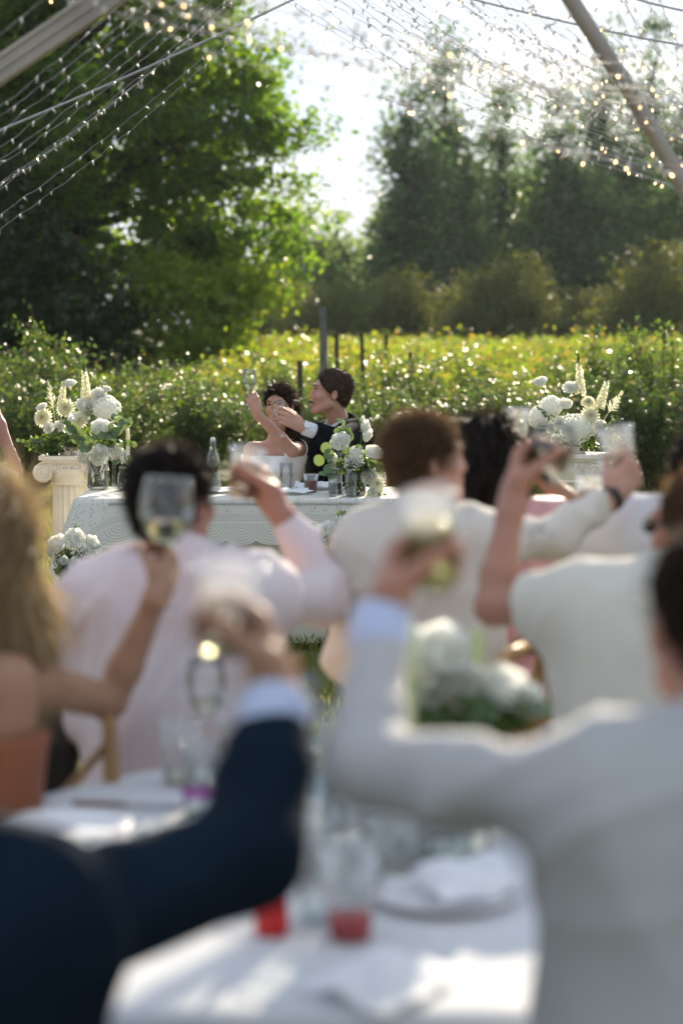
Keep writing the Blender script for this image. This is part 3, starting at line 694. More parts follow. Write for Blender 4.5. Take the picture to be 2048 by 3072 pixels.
def bouquet(name, label, foot, neck, flowers, leaves=(), sprays=(), fol=None, gyp=(), stemspread=0.03, cat='flowers', nstem=14, seed=0):
    """foot: where stems end; neck: where they leave the vase; flowers: (kind, point, scale, facing)"""
    rs = np.random.default_rng(seed)
    foot = Vector(foot); neck = Vector(neck)
    t = thing(name, label, cat, foot)
    st = MB()
    for i, (kind, p, s, face) in enumerate(flowers):
        me = FM[kind][i % len(FM[kind])]
        o = link(FNAME[kind], me, None, t)
        f = Vector(face).normalized(); q = f.to_track_quat('Z', 'Y') @ Quaternion((0, 0, 1), rs.random()*6)
        o.location = Vector(p) - foot; o.rotation_mode = 'QUATERNION'; o.rotation_quaternion = q; s *= 1.1; o.scale = (s, s, s)
        b = Vector(p) - foot - f*0.01; n0 = neck - foot + Vector((rs.normal()*stemspread, rs.normal()*stemspread, 0)); f0 = Vector((rs.normal()*stemspread, rs.normal()*stemspread, 0.004))
        st.tube([f0, n0, n0*0.4 + b*0.6 + Vector((0, 0, 0.01)), b], 0.0022, 5)
    for i in range(nstem):
        n0 = neck - foot + Vector((rs.normal()*stemspread, rs.normal()*stemspread, 0)); f0 = Vector((rs.normal()*stemspread, rs.normal()*stemspread, 0.004))
        st.tube([f0, n0], 0.0022, 5)
    # eucalyptus sprays: (start, end, count, leaf size)
    for (a, b, n, sz) in sprays:
        a = Vector(a) - foot; b = Vector(b) - foot; ax = (b - a)
        mid = (a + b)/2 + Vector((0, 0, 0.03)); st.tube([neck - foot, a, mid, b], 0.0016, 4)
        for k in range(n):
            tt = (k + 0.6)/n; c = a*(1-tt)**2 + mid*2*tt*(1-tt) + b*tt*tt
            for sd in (-1, 1):
                if rs.random() < 0.12: continue
                o = link('leaf', ELEAF, None, t); s = sz*(0.75 + 0.45*rs.random())*(1.1 - 0.35*tt)
                yd = (ax.normalized()*0.5 + Vector(rs.normal(size=3))*0.5 + Vector((sd*0.7, 0, 0.1))).normalized()
                zd = Vector(rs.normal(size=3)) + Vector((0, -0.9, 0.4)); zd = (zd - yd*zd.dot(yd)).normalized(); xd = yd.cross(zd)
                m = Matrix((xd, yd, zd)).transposed().to_4x4()
                o.rotation_mode = 'QUATERNION'; o.rotation_quaternion = m.to_quaternion(); o.location = c; o.scale = (s*0.92, s, s)
    for (p, s, face) in leaves:
        o = link('leaf', ELEAF, None, t); f = Vector(face).normalized(); o.rotation_mode = 'QUATERNION'
        o.rotation_quaternion = f.to_track_quat('Z', 'Y') @ Quaternion((0, 0, 1), rs.random()*6.28); o.location = Vector(p) - foot; o.scale = (s, s, s)
    link('stems', st.mesh('stems'), M['stem'], t)
    if fol:     # (centre, radii, count, leaf length)
        cs = []; nn = []; ss = []
        for (c, r, n, ln) in fol:
            d = rs.normal(size=(n, 3)); d /= np.linalg.norm(d, axis=1, keepdims=True)
            cs.append(np.array(Vector(c) - foot) + d*np.array(r)*(0.55 + 0.5*rs.random((n, 1)))); nn.append(rs.normal(size=(n, 3)) + np.array([0, -0.3, 0.6])); ss.append(ln*(0.6 + 0.7*rs.random(n)))
        o = link('foliage', leaf_cloud('foliage', np.concatenate(cs), np.concatenate(nn), np.concatenate(ss), 0.5, 0.15), M['foliage'], t); o['kind'] = 'stuff'
    if gyp:     # baby's breath: (centre, radius, count)
        mb = MB()
        for (c, r, n) in gyp:
            c0 = np.array(Vector(c) - foot)
            for k in range(n):
                d = rs.normal(size=3); d /= np.linalg.norm(d); q = c0 + d*r*rs.random()**0.4; s = 0.0026 + 0.0022*rs.random()
                mb.add([q + [s, 0, 0], q - [s, 0, 0], q + [0, s, 0], q - [0, s, 0], q + [0, 0, s], q - [0, 0, s]], [(0, 2, 4), (2, 1, 4), (1, 3, 4), (3, 0, 4), (2, 0, 5), (1, 2, 5), (3, 1, 5), (0, 3, 5)])
                if k % 3 == 0: mb.tube([c0 - np.array([0, 0, r*0.8]), q], 0.0007, 3, False, 1)
        o = link('babys_breath', mb.mesh('babys_breath', False), [M['petal'], M['stem']], t); o['kind'] = 'stuff'
    return t
def fp(px, py, d): return P(px, py, d)
UPC = (0, -0.55, 0.8)
# left column arrangement
dl = 11.32; nk = P(205, 1352, dl)
fl = [('hydrangea', fp(318, 1228, dl), 1.0, (0.25, -0.5, 0.6)), ('hydrangea', fp(290, 1212, dl+0.03), 0.8, (-0.2, -0.5, 0.7)), ('peony', fp(252, 1222, dl-0.02), 0.85, (0, -0.7, 0.6)),
      ('dahlia', fp(128, 1252, dl), 1.0, (-0.4, -0.9, 0.2)), ('dahlia', fp(197, 1223, dl), 0.95, (-0.1, -0.9, 0.5)), ('dahlia', fp(238, 1258, dl-0.06), 0.9, (0.1, -0.9, 0.3)),
      ('carnation', fp(210, 1157, dl), 1.15, (-0.1, -0.4, 0.9)), ('carnation', fp(297, 1187, dl), 1.2, (0.1, -0.7, 0.6)), ('carnation', fp(320, 1170, dl+0.02), 0.75, (0.3, -0.4, 0.8)),
      ('carnation', fp(128, 1225, dl), 0.9, (-0.3, -0.5, 0.8)), ('spire', fp(252, 1205, dl), 0.82, (0.02, 0, 1)), ('spire', fp(190, 1212, dl), 0.62, (-0.02, 0, 1)),
      ('plume', fp(160, 1225, dl), 0.85, (-0.15, 0, 1)), ('carnation', fp(150, 1285, dl-0.05), 0.9, (-0.3, -0.9, 0.3)), ('rose', fp(215, 1272, dl-0.1), 0.5, (0, -0.9, 0.4)),
      ('carnation', fp(180, 1280, dl-0.06), 0.9, (0, -0.9, 0.3)), ('bud', fp(226, 1262, dl-0.1), 0.8, (0, -0.6, 0.8)), ('peony', fp(255, 1250, dl), 0.7, (0.1, -0.8, 0.4))]
bouquet('column_flowers', 'large white bouquet of hydrangea and snapdragon on the left column', (nk.x, dl, 0.905), P(214, 1345, dl), fl,
    sprays=[(P(180, 1330, dl), P(95, 1330, dl-0.05), 7, 0.035), (P(175, 1340, dl-0.05), P(55, 1325, dl-0.08), 8, 0.03), (P(230, 1320, dl-0.1), P(190, 1265, dl-0.14), 5, 0.04), (P(280, 1300, dl-0.08), P(268, 1225, dl-0.1), 6, 0.032), (P(300, 1300, dl-0.1), P(375, 1235, dl-0.12), 5, 0.042), (P(330, 1300, dl-0.1), P(395, 1275, dl-0.12), 4, 0.045)],
    fol=[(P(215, 1310, dl), (0.16, 0.12, 0.07), 150, 0.055), (P(130, 1330, dl), (0.10, 0.07, 0.045), 110, 0.045), (P(150, 1350, dl-0.04), (0.07, 0.05, 0.03), 40, 0.07), (P(235, 1240, dl+0.05), (0.2, 0.05, 0.10), 60, 0.035)], seed=1)
# urn-like foot under each column arrangement
def dish(label, x, y):
    t = thing('flower_dish', label, 'dish', (x, y, 0.904)); mb = MB(); mb.lathe([(0.0, 0.0), (0.06, 0.0), (0.065, 0.01), (0.062, 0.03), (0.072, 0.045), (0.066, 0.045), (0.055, 0.02), (0, 0.012)], 24)
    link('bowl', mb.mesh('bowl'), M['plaster'], t)
dish('low cream dish holding the bouquet on the left column', cl_x, cl_y); dish('low cream dish holding the bouquet on the right column', cr_x, cr_y)
# right column arrangement
dr = 11.5
fl = [('hydrangea', fp(1722, 1288, dr-0.08), 1.05, (0, -0.8, 0.5)), ('hydrangea', fp(1620, 1250, dr), 0.85, (-0.6, -0.5, 0.6)), ('hydrangea', fp(1652, 1220, dr), 0.8, (-0.2, -0.5, 0.8)), ('rose', fp(1694, 1222, dr), 0.85, (0, -0.6, 0.8)),
      ('dahlia', fp(1770, 1245, dr-0.03), 1.0, (0.1, -0.95, 0.3)), ('dahlia', fp(1764, 1205, dr), 0.8, (0.1, -0.6, 0.8)), ('carnation', fp(1710, 1168, dr), 1.25, (-0.1, -0.7, 0.7)), ('carnation', fp(1621, 1150, dr), 1.15, (-0.3, -0.5, 0.8)),
      ('spire', fp(1735, 1185, dr), 0.85, (0.02, 0, 1)), ('spire', fp(1800, 1228, dr), 0.8, (0.14, 0, 1)), ('plume', fp(1826, 1235, dr), 0.8, (0.5, 0, 0.8)), ('carnation', fp(1680, 1268, dr-0.06), 1.0, (-0.2, -0.9, 0.3)),
      ('carnation', fp(1800, 1280, dr-0.03), 1.0, (0.4, -0.8, 0.4)), ('hydrangea', fp(1770, 1282, dr), 0.7, (0.3, -0.8, 0.4)), ('carnation', fp(1668, 1318, dr-0.05), 0.9, (-0.3, -0.9, 0)), ('carnation', fp(1655, 1285, dr-0.05), 0.9, (-0.5, -0.9, 0.1))]
bouquet('column_flowers', 'white bouquet with two upright snapdragons on the right column', (cr_x, dr, 0.905), P(1722, 1350, dr), fl,
    sprays=[(P(1790, 1310, dr-0.05), P(1862, 1255, dr-0.08), 7, 0.026), (P(1800, 1330, dr-0.06), P(1850, 1315, dr-0.08), 5, 0.03), (P(1650, 1270, dr-0.08), P(1612, 1222, dr-0.1), 6, 0.022), (P(1640, 1330, dr), P(1600, 1310, dr), 5, 0.026)],
    fol=[(P(1740, 1325, dr), (0.17, 0.11, 0.055), 170, 0.055), (P(1815, 1310, dr), (0.09, 0.06, 0.05), 90, 0.04), (P(1690, 1270, dr-0.02), (0.12, 0.06, 0.07), 70, 0.03)], seed=2)

# ---- glassware
def vessel(name, label, cat, base, outer, wall, mat, water=None, wmat='thin_water', n=28, group=None, parent=None, wname='water'):
    """outer: profile (r, z) bottom to rim; wall thickness; water: fill height"""
    t = thing(name, label, cat, base, 0, group)
    mb = MB(); prof = [(0.0, 0.0)] + list(outer) + [(outer[-1][0] - wall, outer[-1][1])]
    mb.lathe(prof, n); sh = link('shell', mb.mesh('shell'), M[mat], t); link('rim', rim_ring(outer[-1][0] - wall*0.5, outer[-1][1], max(0.0024, wall*0.6)), M['rim'], sh)
    if water:
        zs = [(max(r - wall*1.15, 0.001), z) for r, z in outer if wall*1.9 < z < water]
        zz = [z for r, z in outer]; rr = [r for r, z in outer]
        rt = float(np.interp(water, zz, rr)) - wall*1.15; rb = float(np.interp(wall*2.1, zz, rr)) - wall*1.15
        mb = MB(); mb.lathe([(0, wall*2.1), (rb, wall*2.1)] + zs + [(rt, water), (0, water)], n); link(wname, mb.mesh(wname), M[wmat], t)
    return t
def cyl(r, h, rt=None): 
    rt = rt or r; return [(r*0.93, 0.0), (r, 0.004), (r + (rt-r)*0.5, h*0.5), (rt, h)]
tz = TZ + 0.006
def on_table(px, d): return (P(px, 1500, d).x, d, tz)
# ---- things standing on the wedding table
vessel('flower_vase', 'clear cylinder vase with stems at the left end of the table', 'vase', on_table(295, 10.78), cyl(0.056, 0.16), 0.0035, 'glass', 0.095)
b0 = on_table(295, 10.78); d0 = 10.76
fl = [('peony', P(303, 1292, d0), 1.0, (0.1, -0.75, 0.6)), ('peony', P(300, 1368, d0-0.05), 1.1, (0.0, -0.95, 0.25)), ('peony', P(343, 1358, d0), 0.85, (0.5, -0.8, 0.2)), ('peony', P(258, 1372, d0), 0.75, (-0.5, -0.8, 0.1)),
      ('rose', P(251, 1321, d0), 0.5, (-0.1, -0.6, 0.8)), ('rose', P(222, 1298, d0), 0.6, (-0.3, -0.7, 0.6)), ('bud', P(214, 1268, d0), 0.7, (0, -0.4, 0.9)), ('carnation', P(336, 1292, d0+0.02), 1.0, (0.4, -0.5, 0.7))]
bouquet('vase_flowers', 'white peonies with round eucalyptus leaves in the cylinder vase at left', (b0[0], b0[1], tz + 0.01), (b0[0], b0[1], tz + 0.15), fl,
    sprays=[(P(265, 1340, d0-0.03), P(200, 1285, d0-0.05), 5, 0.052), (P(250, 1330, d0-0.05), P(193, 1262, d0-0.05), 4, 0.05), (P(320, 1330, d0-0.04), P(388, 1262, d0-0.03), 5, 0.056), (P(330, 1340, d0), P(400, 1335, d0), 4, 0.05), (P(285, 1340, d0-0.08), P(262, 1345, d0-0.1), 2, 0.06), (P(315, 1315, d0-0.06), P(345, 1285, d0-0.08), 4, 0.05)],
    fol=[(P(300, 1335, d0), (0.10, 0.07, 0.07), 70, 0.05)], seed=5, nstem=18)
for lab, px, d, hc in (('tall clear glass candlestick nearest the left end of the table', 343, 10.86, 1.36), ('tall clear glass candlestick right of the small baby\'s breath vase', 386, 10.80, 1.34)):
    b = on_table(px, d); t = thing('candlestick', lab, 'candlestick', b)
    mb = MB(); mb.lathe([(0, 0), (0.034, 0.0), (0.034, 0.005), (0.012, 0.012), (0.009, 0.03), (0.008, 0.17), (0.012, 0.185), (0.014, 0.215), (0.0115, 0.215), (0.0105, 0.19), (0, 0.188)], 20); link('holder', mb.mesh('holder'), M['glass_thick'], t)
    c = thing('taper_candle', 'ivory taper candle in the ' + ('left' if px < 350 else 'right') + ' glass candlestick', 'candle', (b[0], b[1], b[2] + 0.19))
    mb = MB(); mb.lathe([(0, 0), (0.0103, 0), (0.0103, 0.125), (0.008, 0.134), (0.002, 0.137), (0, 0.137)], 14); link('wax', mb.mesh('wax'), M['wax'], c)
    mb = MB(); mb.tube([(0, 0, 0.13), (0.001, 0, 0.147)], 0.001, 5); link('wick', mb.mesh('wick'), M['bark'], c)
def fluted(r, h, n=14): return [(r*0.85, 0.0), (r, 0.006), (r*0.98, h*0.62), (r*0.82, h*0.74), (r*0.55, h*0.82), (r*0.52, h*0.95), (r*0.62, h)]
vessel('bud_vase', 'small clear ribbed bud vase between the candlesticks', 'vase', on_table(367, 10.74), fluted(0.026, 0.115), 0.002, 'glass_thick', 0.05)
b = on_table(367, 10.74)
bouquet('bud_vase_flowers', 'sprig of baby\'s breath with eucalyptus in the small left vase', (b[0], b[1], tz + 0.01), (b[0], b[1], tz + 0.11), [],
    sprays=[(P(375, 1400, 10.74), P(405, 1380, 10.72), 3, 0.034), (P(370, 1400, 10.74), P(395, 1430, 10.7), 2, 0.034), (P(365, 1395, 10.74), P(345, 1392, 10.7), 2, 0.032)],
    gyp=[(P(360, 1378, 10.74), 0.03, 90), (P(378, 1365, 10.74), 0.028, 80)], nstem=3, stemspread=0.005, seed=6)
vessel('drinking_glass', 'clear tumbler mostly hidden by the dark haired guest at left', 'glass', on_table(462, 10.85), cyl(0.03, 0.14, 0.034), 0.002, 'glass', 0.05)
# swing-top bottle
b = on_table(640, 10.55)
vessel('water_bottle', 'clear swing-top glass bottle of water on the wedding table', 'bottle', b, [(0.036, 0), (0.041, 0.006), (0.042, 0.15), (0.036, 0.185), (0.02, 0.222), (0.0145, 0.245), (0.0145, 0.262), (0.017, 0.264), (0.017, 0.274), (0.0135, 0.276)], 0.003, 'glass_thick', 0.06)
bt = bpy.data.objects['water_bottle']
mb = MB(); mb.lathe([(0, 0.27), (0.012, 0.27), (0.013, 0.282), (0.009, 0.292), (0, 0.293)], 14); link('stopper', mb.mesh('stopper'), M['paper'], bt)
mb = MB(); mb.tube([(-0.018, 0, 0.235), (-0.02, -0.006, 0.262), (-0.012, 0, 0.288), (0.012, 0, 0.288), (0.02, -0.006, 0.262), (0.018, 0, 0.235), (0.0, -0.022, 0.225), (-0.018, 0, 0.235)], 0.0012, 5); link('wire_bail', mb.mesh('wire_bail'), M['post_wood'], bt)
vessel('drinking_glass', 'clear straight tumbler half full of water in front of the groom', 'glass', on_table(858, 10.72), cyl(0.031, 0.145, 0.034), 0.0022, 'glass', 0.088)
b = on_table(932, 10.58)
vessel('plastic_cup', 'clear plastic cup of brown drink on the wedding table', 'cup', b, [(0.030, 0), (0.032, 0.003), (0.038, 0.075), (0.0405, 0.078), (0.042, 0.09), (0.043, 0.092)], 0.001, 'plastic_cup', 0.062, 'cola', wname='drink')
vessel('bud_vase', 'small ribbed glass bud vase in front of the dark bottle', 'vase', on_table(1000, 10.32), fluted(0.025, 0.125), 0.002, 'glass_thick', 0.07)
b = on_table(1006, 10.5)
M['wine_bottle'] = principled('dark_green_glass', (0.008, 0.012, 0.008), 0.08, spec=0.6)
t = thing('wine_bottle', 'dark wine bottle with a pale label half hidden by flowers', 'bottle', b)
mb = MB(); mb.lathe([(0, 0), (0.034, 0), (0.037, 0.006), (0.037, 0.17), (0.03, 0.2), (0.015, 0.225), (0.0135, 0.29), (0.0155, 0.292), (0.0155, 0.3), (0, 0.3)], 24); link('glass_body', mb.mesh('glass_body'), M['wine_bottle'], t)
mb = MB(); n = 14
vs = [(0.0375*math.sin(a), -0.0375*math.cos(a), z) for z in (0.055, 0.14) for a in np.linspace(-1.2, 1.2, n)]
mb.add(vs, [(i, i+1, n+i+1, n+i) for i in range(n-1)])
lb = link('bottle_label', mb.mesh('bottle_label'), M['paper'], t)
M['ink'] = principled('grey_ink', (0.25, 0.25, 0.26), 0.8)
mb = MB()
for k in range(6): mb.add([(0.0379*math.sin(a), -0.0379*math.cos(a), 0.07 + k*0.01 + dz) for dz in (0, 0.003) for a in np.linspace(-0.1, 0.9 - 0.1*(k % 3), 6)], [(i, i+1, 6+i+1, 6+i) for i in range(5)])
link('label_lines', mb.mesh('label_lines'), M['ink'], lb)
vessel('flower_vase', 'narrow clear cylinder vase in front of the centre bouquet', 'vase', on_table(1053, 10.30), cyl(0.028, 0.14), 0.0022, 'glass_thick', 0.05)
vessel('flower_vase', 'wide clear cylinder vase of green stems before the groom', 'vase', on_table(1066, 10.42), cyl(0.056, 0.16), 0.003, 'glass', 0.11)
b = on_table(1066, 10.42); d0 = 10.38
fl = [('peony', P(1024, 1334, d0-0.06), 0.98, (-0.2, -0.75, 0.62)), ('peony', P(1004, 1376, d0-0.03), 0.6, (-0.6, -0.8, 0.1)), ('rose', P(1116, 1368, d0-0.05), 0.95, (0.35, -0.6, 0.75)), ('bud', P(1094, 1294, d0), 1.0, (0.1, -0.3, 0.95)), ('bud', P(1097, 1320, d0), 1.0, (0.3, -0.4, 0.9)),
      ('hydrangea', P(1068, 1358, d0-0.04), 0.45, (0, -0.7, 0.7)), ('carnation', P(1104, 1432, d0-0.02), 1.15, (0.2, -0.9, 0.3)), ('dahlia', P(1132, 1452, d0-0.04), 0.85, (0.3, -0.9, 0.3)), ('carnation', P(1110, 1415, d0), 1.0, (0.3, -0.8, 0.5)),
      ('bud', P(1086, 1262, d0), 0.4, (0.2, 0, 1)), ('carnation', P(1118, 1478, d0-0.04), 0.7, (0.2, -0.9, 0.1)), ('hydrangea', P(1135, 1430, d0+0.05), 0.5, (0.5, -0.7, 0.4))]
bouquet('vase_flowers', 'white peony and rose bouquet with eucalyptus in front of the groom', (b[0], b[1], tz + 0.01), (b[0], b[1], tz + 0.15), fl,
    leaves=[(P(961, 1348, d0-0.03), 0.062, (-0.2, -1, 0.2)), (P(984, 1346, d0-0.06), 0.058, (0.1, -1, 0.1)), (P(973, 1388, d0-0.04), 0.062, (-0.3, -1, -0.1)), (P(1002, 1312, d0-0.02), 0.05, (-0.2, -0.7, 0.6)), (P(1058, 1320, d0-0.05), 0.05, (0.1, -1, 0.2)), (P(1075, 1332, d0-0.05), 0.046, (0.3, -1, 0)), (P(1124, 1402, d0-0.08), 0.06, (0.2, -0.6, 0.7)), (P(1130, 1420, d0-0.08), 0.05, (0.2, -1, 0)), (P(985, 1436, d0-0.05), 0.06, (-0.4, -0.8, 0.1)), (P(1000, 1410, d0-0.07), 0.055, (-0.1, -0.9, 0.4)), (P(1038, 1362, d0-0.08), 0.05, (0.2, -0.9, 0.3))],
    sprays=[(P(1020, 1330, d0), P(1012, 1262, d0), 4, 0.04), (P(1035, 1310, d0), P(1026, 1280, d0-0.03), 3, 0.046), (P(1050, 1330, d0-0.03), P(1035, 1300, d0-0.03), 3, 0.05), (P(1090, 1390, d0-0.05), P(1135, 1400, d0-0.06), 3, 0.055), (P(1015, 1400, d0-0.04), P(975, 1430, d0-0.05), 3, 0.055)],
    fol=[(P(1065, 1390, d0), (0.10, 0.08, 0.07), 150, 0.05), (P(1125, 1480, d0), (0.05, 0.04, 0.03), 50, 0.035), (P(1060, 1450, d0), (0.035, 0.035, 0.07), 60, 0.05), (P(1085, 1275, d0), (0.012, 0.01, 0.05), 14, 0.03)],
    gyp=[(P(1052, 1388, d0-0.1), 0.045, 160), (P(1075, 1380, d0-0.1), 0.035, 100), (P(995, 1402, d0-0.05), 0.022, 50)], seed=8, nstem=26)
# napkins and papers on the table
def napkin(label, px, d, w, h, rz, mat='paper', base=None, amp=0.018, seed=0, cat='napkin'):
    rs = np.random.default_rng(seed); n = 18; vs = []
    p = base or on_table(px, d)
    for j in range(n):
        for i in range(n):
            x, y = (i/(n-1)-0.5)*w, (j/(n-1)-0.5)*h
            z = 0.006 + amp*abs(math.sin(x*26 + 3*math.sin(y*11 + seed)))*math.exp(-((y/h)**2)*3) + 0.3*amp*math.sin(y*40 + x*17 + seed)**2
            vs.append((x + 0.01*math.sin(y*30), y + 0.01*math.sin(x*22), z))
    f = [(j*n + i, j*n + i + 1, (j+1)*n + i + 1, (j+1)*n + i) for j in range(n-1) for i in range(n-1)]
    o = link('napkin', np_mesh('napkin', np.array(vs), f), M[mat], None, p); o.rotation_euler.z = rz
    tag(o, label, cat); return o
napkin('crumpled white napkin lying in the sun left of the brown drink', 880, 10.5, 0.17, 0.22, 0.3, seed=1)
napkin('white napkin behind the cup of brown drink', 955, 10.78, 0.26, 0.2, 0.1, amp=0.03, seed=2)
napkin('folded white napkin beside the candlesticks', 410, 10.8, 0.16, 0.16, 0.6, amp=0.04, seed=3)
napkin('white napkin by the swing-top bottle', 668, 10.6, 0.13, 0.2, 0.2, amp=0.015, seed=4)
# ---- floor vases with bouquets before the table
def floor_bouquet(pref, px, py, d, lab1, lab2, seed, s=1.0):
    vp = P(px, py, d); zt = vp.z - 0.155
    vessel('floor_vase', lab1, 'vase', (vp.x, d, 0.0), [(0.058*s, 0.0), (0.062*s, 0.01), (0.056*s, zt*0.5), (0.05*s, zt*0.85), (0.056*s, zt)], 0.003, 'glass', zt*0.55)
    c = vp; rs = np.random.default_rng(seed)
    def o(dx, dz, dy=0): return Vector((c.x + dx*s, d + dy - 0.02, c.z + dz*s))
    fl = [('peony', o(-0.045, 0.03, -0.05), 1.0, (-0.4, -0.7, 0.6)), ('peony', o(0.02, 0.06, 0), 0.9, (0.1, -0.5, 0.85)), ('rose', o(0.03, -0.05, -0.09), 0.6, (0, -1, 0.2)), ('carnation', o(-0.08, 0.015, -0.03), 1.0, (-0.8, -0.6, 0.3)),
          ('carnation', o(0.02, -0.085, -0.09), 0.6, (0, -1, 0)), ('carnation', o(0.09, -0.075, -0.03), 0.8, (0.6, -0.7, 0)), ('carnation', o(0.11, -0.12, -0.02), 0.7, (0.7, -0.7, -0.3)), ('carnation', o(-0.02, -0.03, -0.1), 0.6, (0, -1, 0.2)), ('peony', o(0.085, 0.03, 0.03), 0.8, (0.5, -0.5, 0.6))]
    bouquet('floor_flowers', lab2, (c.x, d, 0.012), (c.x, d, zt), fl, sprays=[(o(0.0, 0.06), o(0.035, 0.13), 3, 0.034), (o(-0.08, 0.02), o(-0.125, 0.055), 2, 0.034), (o(0.06, -0.1, -0.05), o(0.09, -0.2, -0.05), 3, 0.04), (o(0.04, -0.12, -0.06), o(0.0, -0.1, -0.09), 3, 0.05)],
        fol=[(o(0, -0.06), (0.085, 0.08, 0.075), 200, 0.06), (o(0, -0.2), (0.045, 0.045, 0.12), 110, 0.07)], gyp=[(o(0.055, 0.01, -0.06), 0.055, 200), (o(-0.05, -0.03, -0.07), 0.04, 90), (o(0.10, -0.02, 0), 0.05, 140)], seed=seed, nstem=40)
floor_bouquet('l', 215, 1655, 9.75, 'tall clear glass vase on the grass by the left column', 'white and baby\'s breath bouquet standing on the ground at the left table corner', 21)
floor_bouquet('r', 1012, 1615, 9.75, 'tall clear glass vase on the grass before the middle of the table', 'white bouquet standing on the ground between the two guests in pale shirts', 22, 0.95)
# ================================================================ tent frame and string lights
M['alu'] = principled('tent_aluminium', (0.34, 0.30, 0.25), 0.5, 0.3, 3, 0.1, 30, 0.5, metal=0.35)
M['rope'] = principled('steel_cable', (0.42, 0.42, 0.42), 0.5, 0.3, 40)
M['wire'] = principled('pale_wire', (0.42, 0.40, 0.37), 0.6, 0.15, 40)
M['bulb_sleeve'] = principled('bulb_sleeve', (0.72, 0.70, 0.64), 0.35, 0.1, 40)
M['bulb_tip'] = emitter('bulb_glow', (1.0, 0.68, 0.32), 3.0)
M['bulb_tip_dim'] = emitter('bulb_glow_dim', (1.0, 0.8, 0.55), 0.12)
# rafter at upper left: extruded channel profile
def rafter(label, a, b, w, depth):
    a = Vector(a); b = Vector(b); t = (b - a).normalized(); n = Vector((0, -1, 0)); n = (n - t*n.dot(t)).normalized(); s = t.cross(n)
    prof = [(-0.5, 0.5), (-0.30, 0.5), (-0.28, 0.40), (-0.12, 0.40), (-0.10, 0.5), (0.10, 0.5), (0.12, 0.40), (0.28, 0.40), (0.30, 0.5), (0.5, 0.5), (0.5, -0.5), (-0.5, -0.5)]
    th = thing('tent_rafter', label, 'tent pole', a); mb = MB(); k = len(prof)
    vs = [tuple(o + s*(p*w) + n*(q*depth)) for o in (Vector((0, 0, 0)), b - a) for p, q in prof]
    mb.add(vs, [(i, (i+1) % k, k + (i+1) % k, k + i) for i in range(k)] + [tuple(range(k-1, -1, -1)), tuple(range(k, 2*k))])
    link('beam', mb.mesh('beam', False), M['alu'], th)
    return th
pa, pb = P(-560, 590, 7.0), P(900, -402, 7.0)
rafter('straight grooved tent rafter crossing the upper left corner', pa, pb, 0.086, 0.06)
# its leg to the ground
t = thing('tent_upright', 'round aluminium tent leg outside the picture at left', 'tent pole', (pa.x, 7.0, 0)); mb = MB(); mb.tube([(0, 0, 0), (0, 0, pa.z)], 0.035, 16); link('tube', mb.mesh('tube'), M['alu'], t)
t = thing('tent_hoop', 'curved round tent pole sweeping down the upper right corner', 'tent pole', (1.33, 7.2, 0))
pts = [P(1480, -420, 7.2), P(1600, -180, 7.2), P(1712, 0, 7.2), P(1800, 137, 7.2), P(1880, 262, 7.2), P(1960, 400, 7.2), P(2048, 558, 7.2), P(2105, 690, 7.2), P(2135, 1000, 7.2)]
pts = [p - Vector((1.33, 7.2, 0)) for p in pts] + [Vector((P(2135, 1000, 7.2).x - 1.33, 0, 0.9)), Vector((P(2135, 1000, 7.2).x - 1.33, 0, 0.0))]
mb = MB(); mb.tube(pts, 0.0295, 20); link('tube', mb.mesh('tube'), M['alu'], t)
def cable(label, a, b, r=0.005):
    a = Vector(a); b = Vector(b); t = thing('tent_cable', label, 'cable', a); mb = MB()
    mb.tube([(b-a)*k/6 - Vector((0, 0, 0.02*math.sin(math.pi*k/6))) for k in range(7)], r, 6); link('strand', mb.mesh('strand'), M['rope'], t)
cable('straight tent cable rising through the left string lights', P(-120, 440, 9.2), P(1000, -60, 9.2), 0.006)
cable('straight tent cable behind the curved pole at upper right', P(1330, -25, 8.4), P(2250, 170, 8.4), 0.005)
cable('short tent cable in the top right corner', P(1800, -35, 8.4), P(2250, 60, 8.4), 0.005)
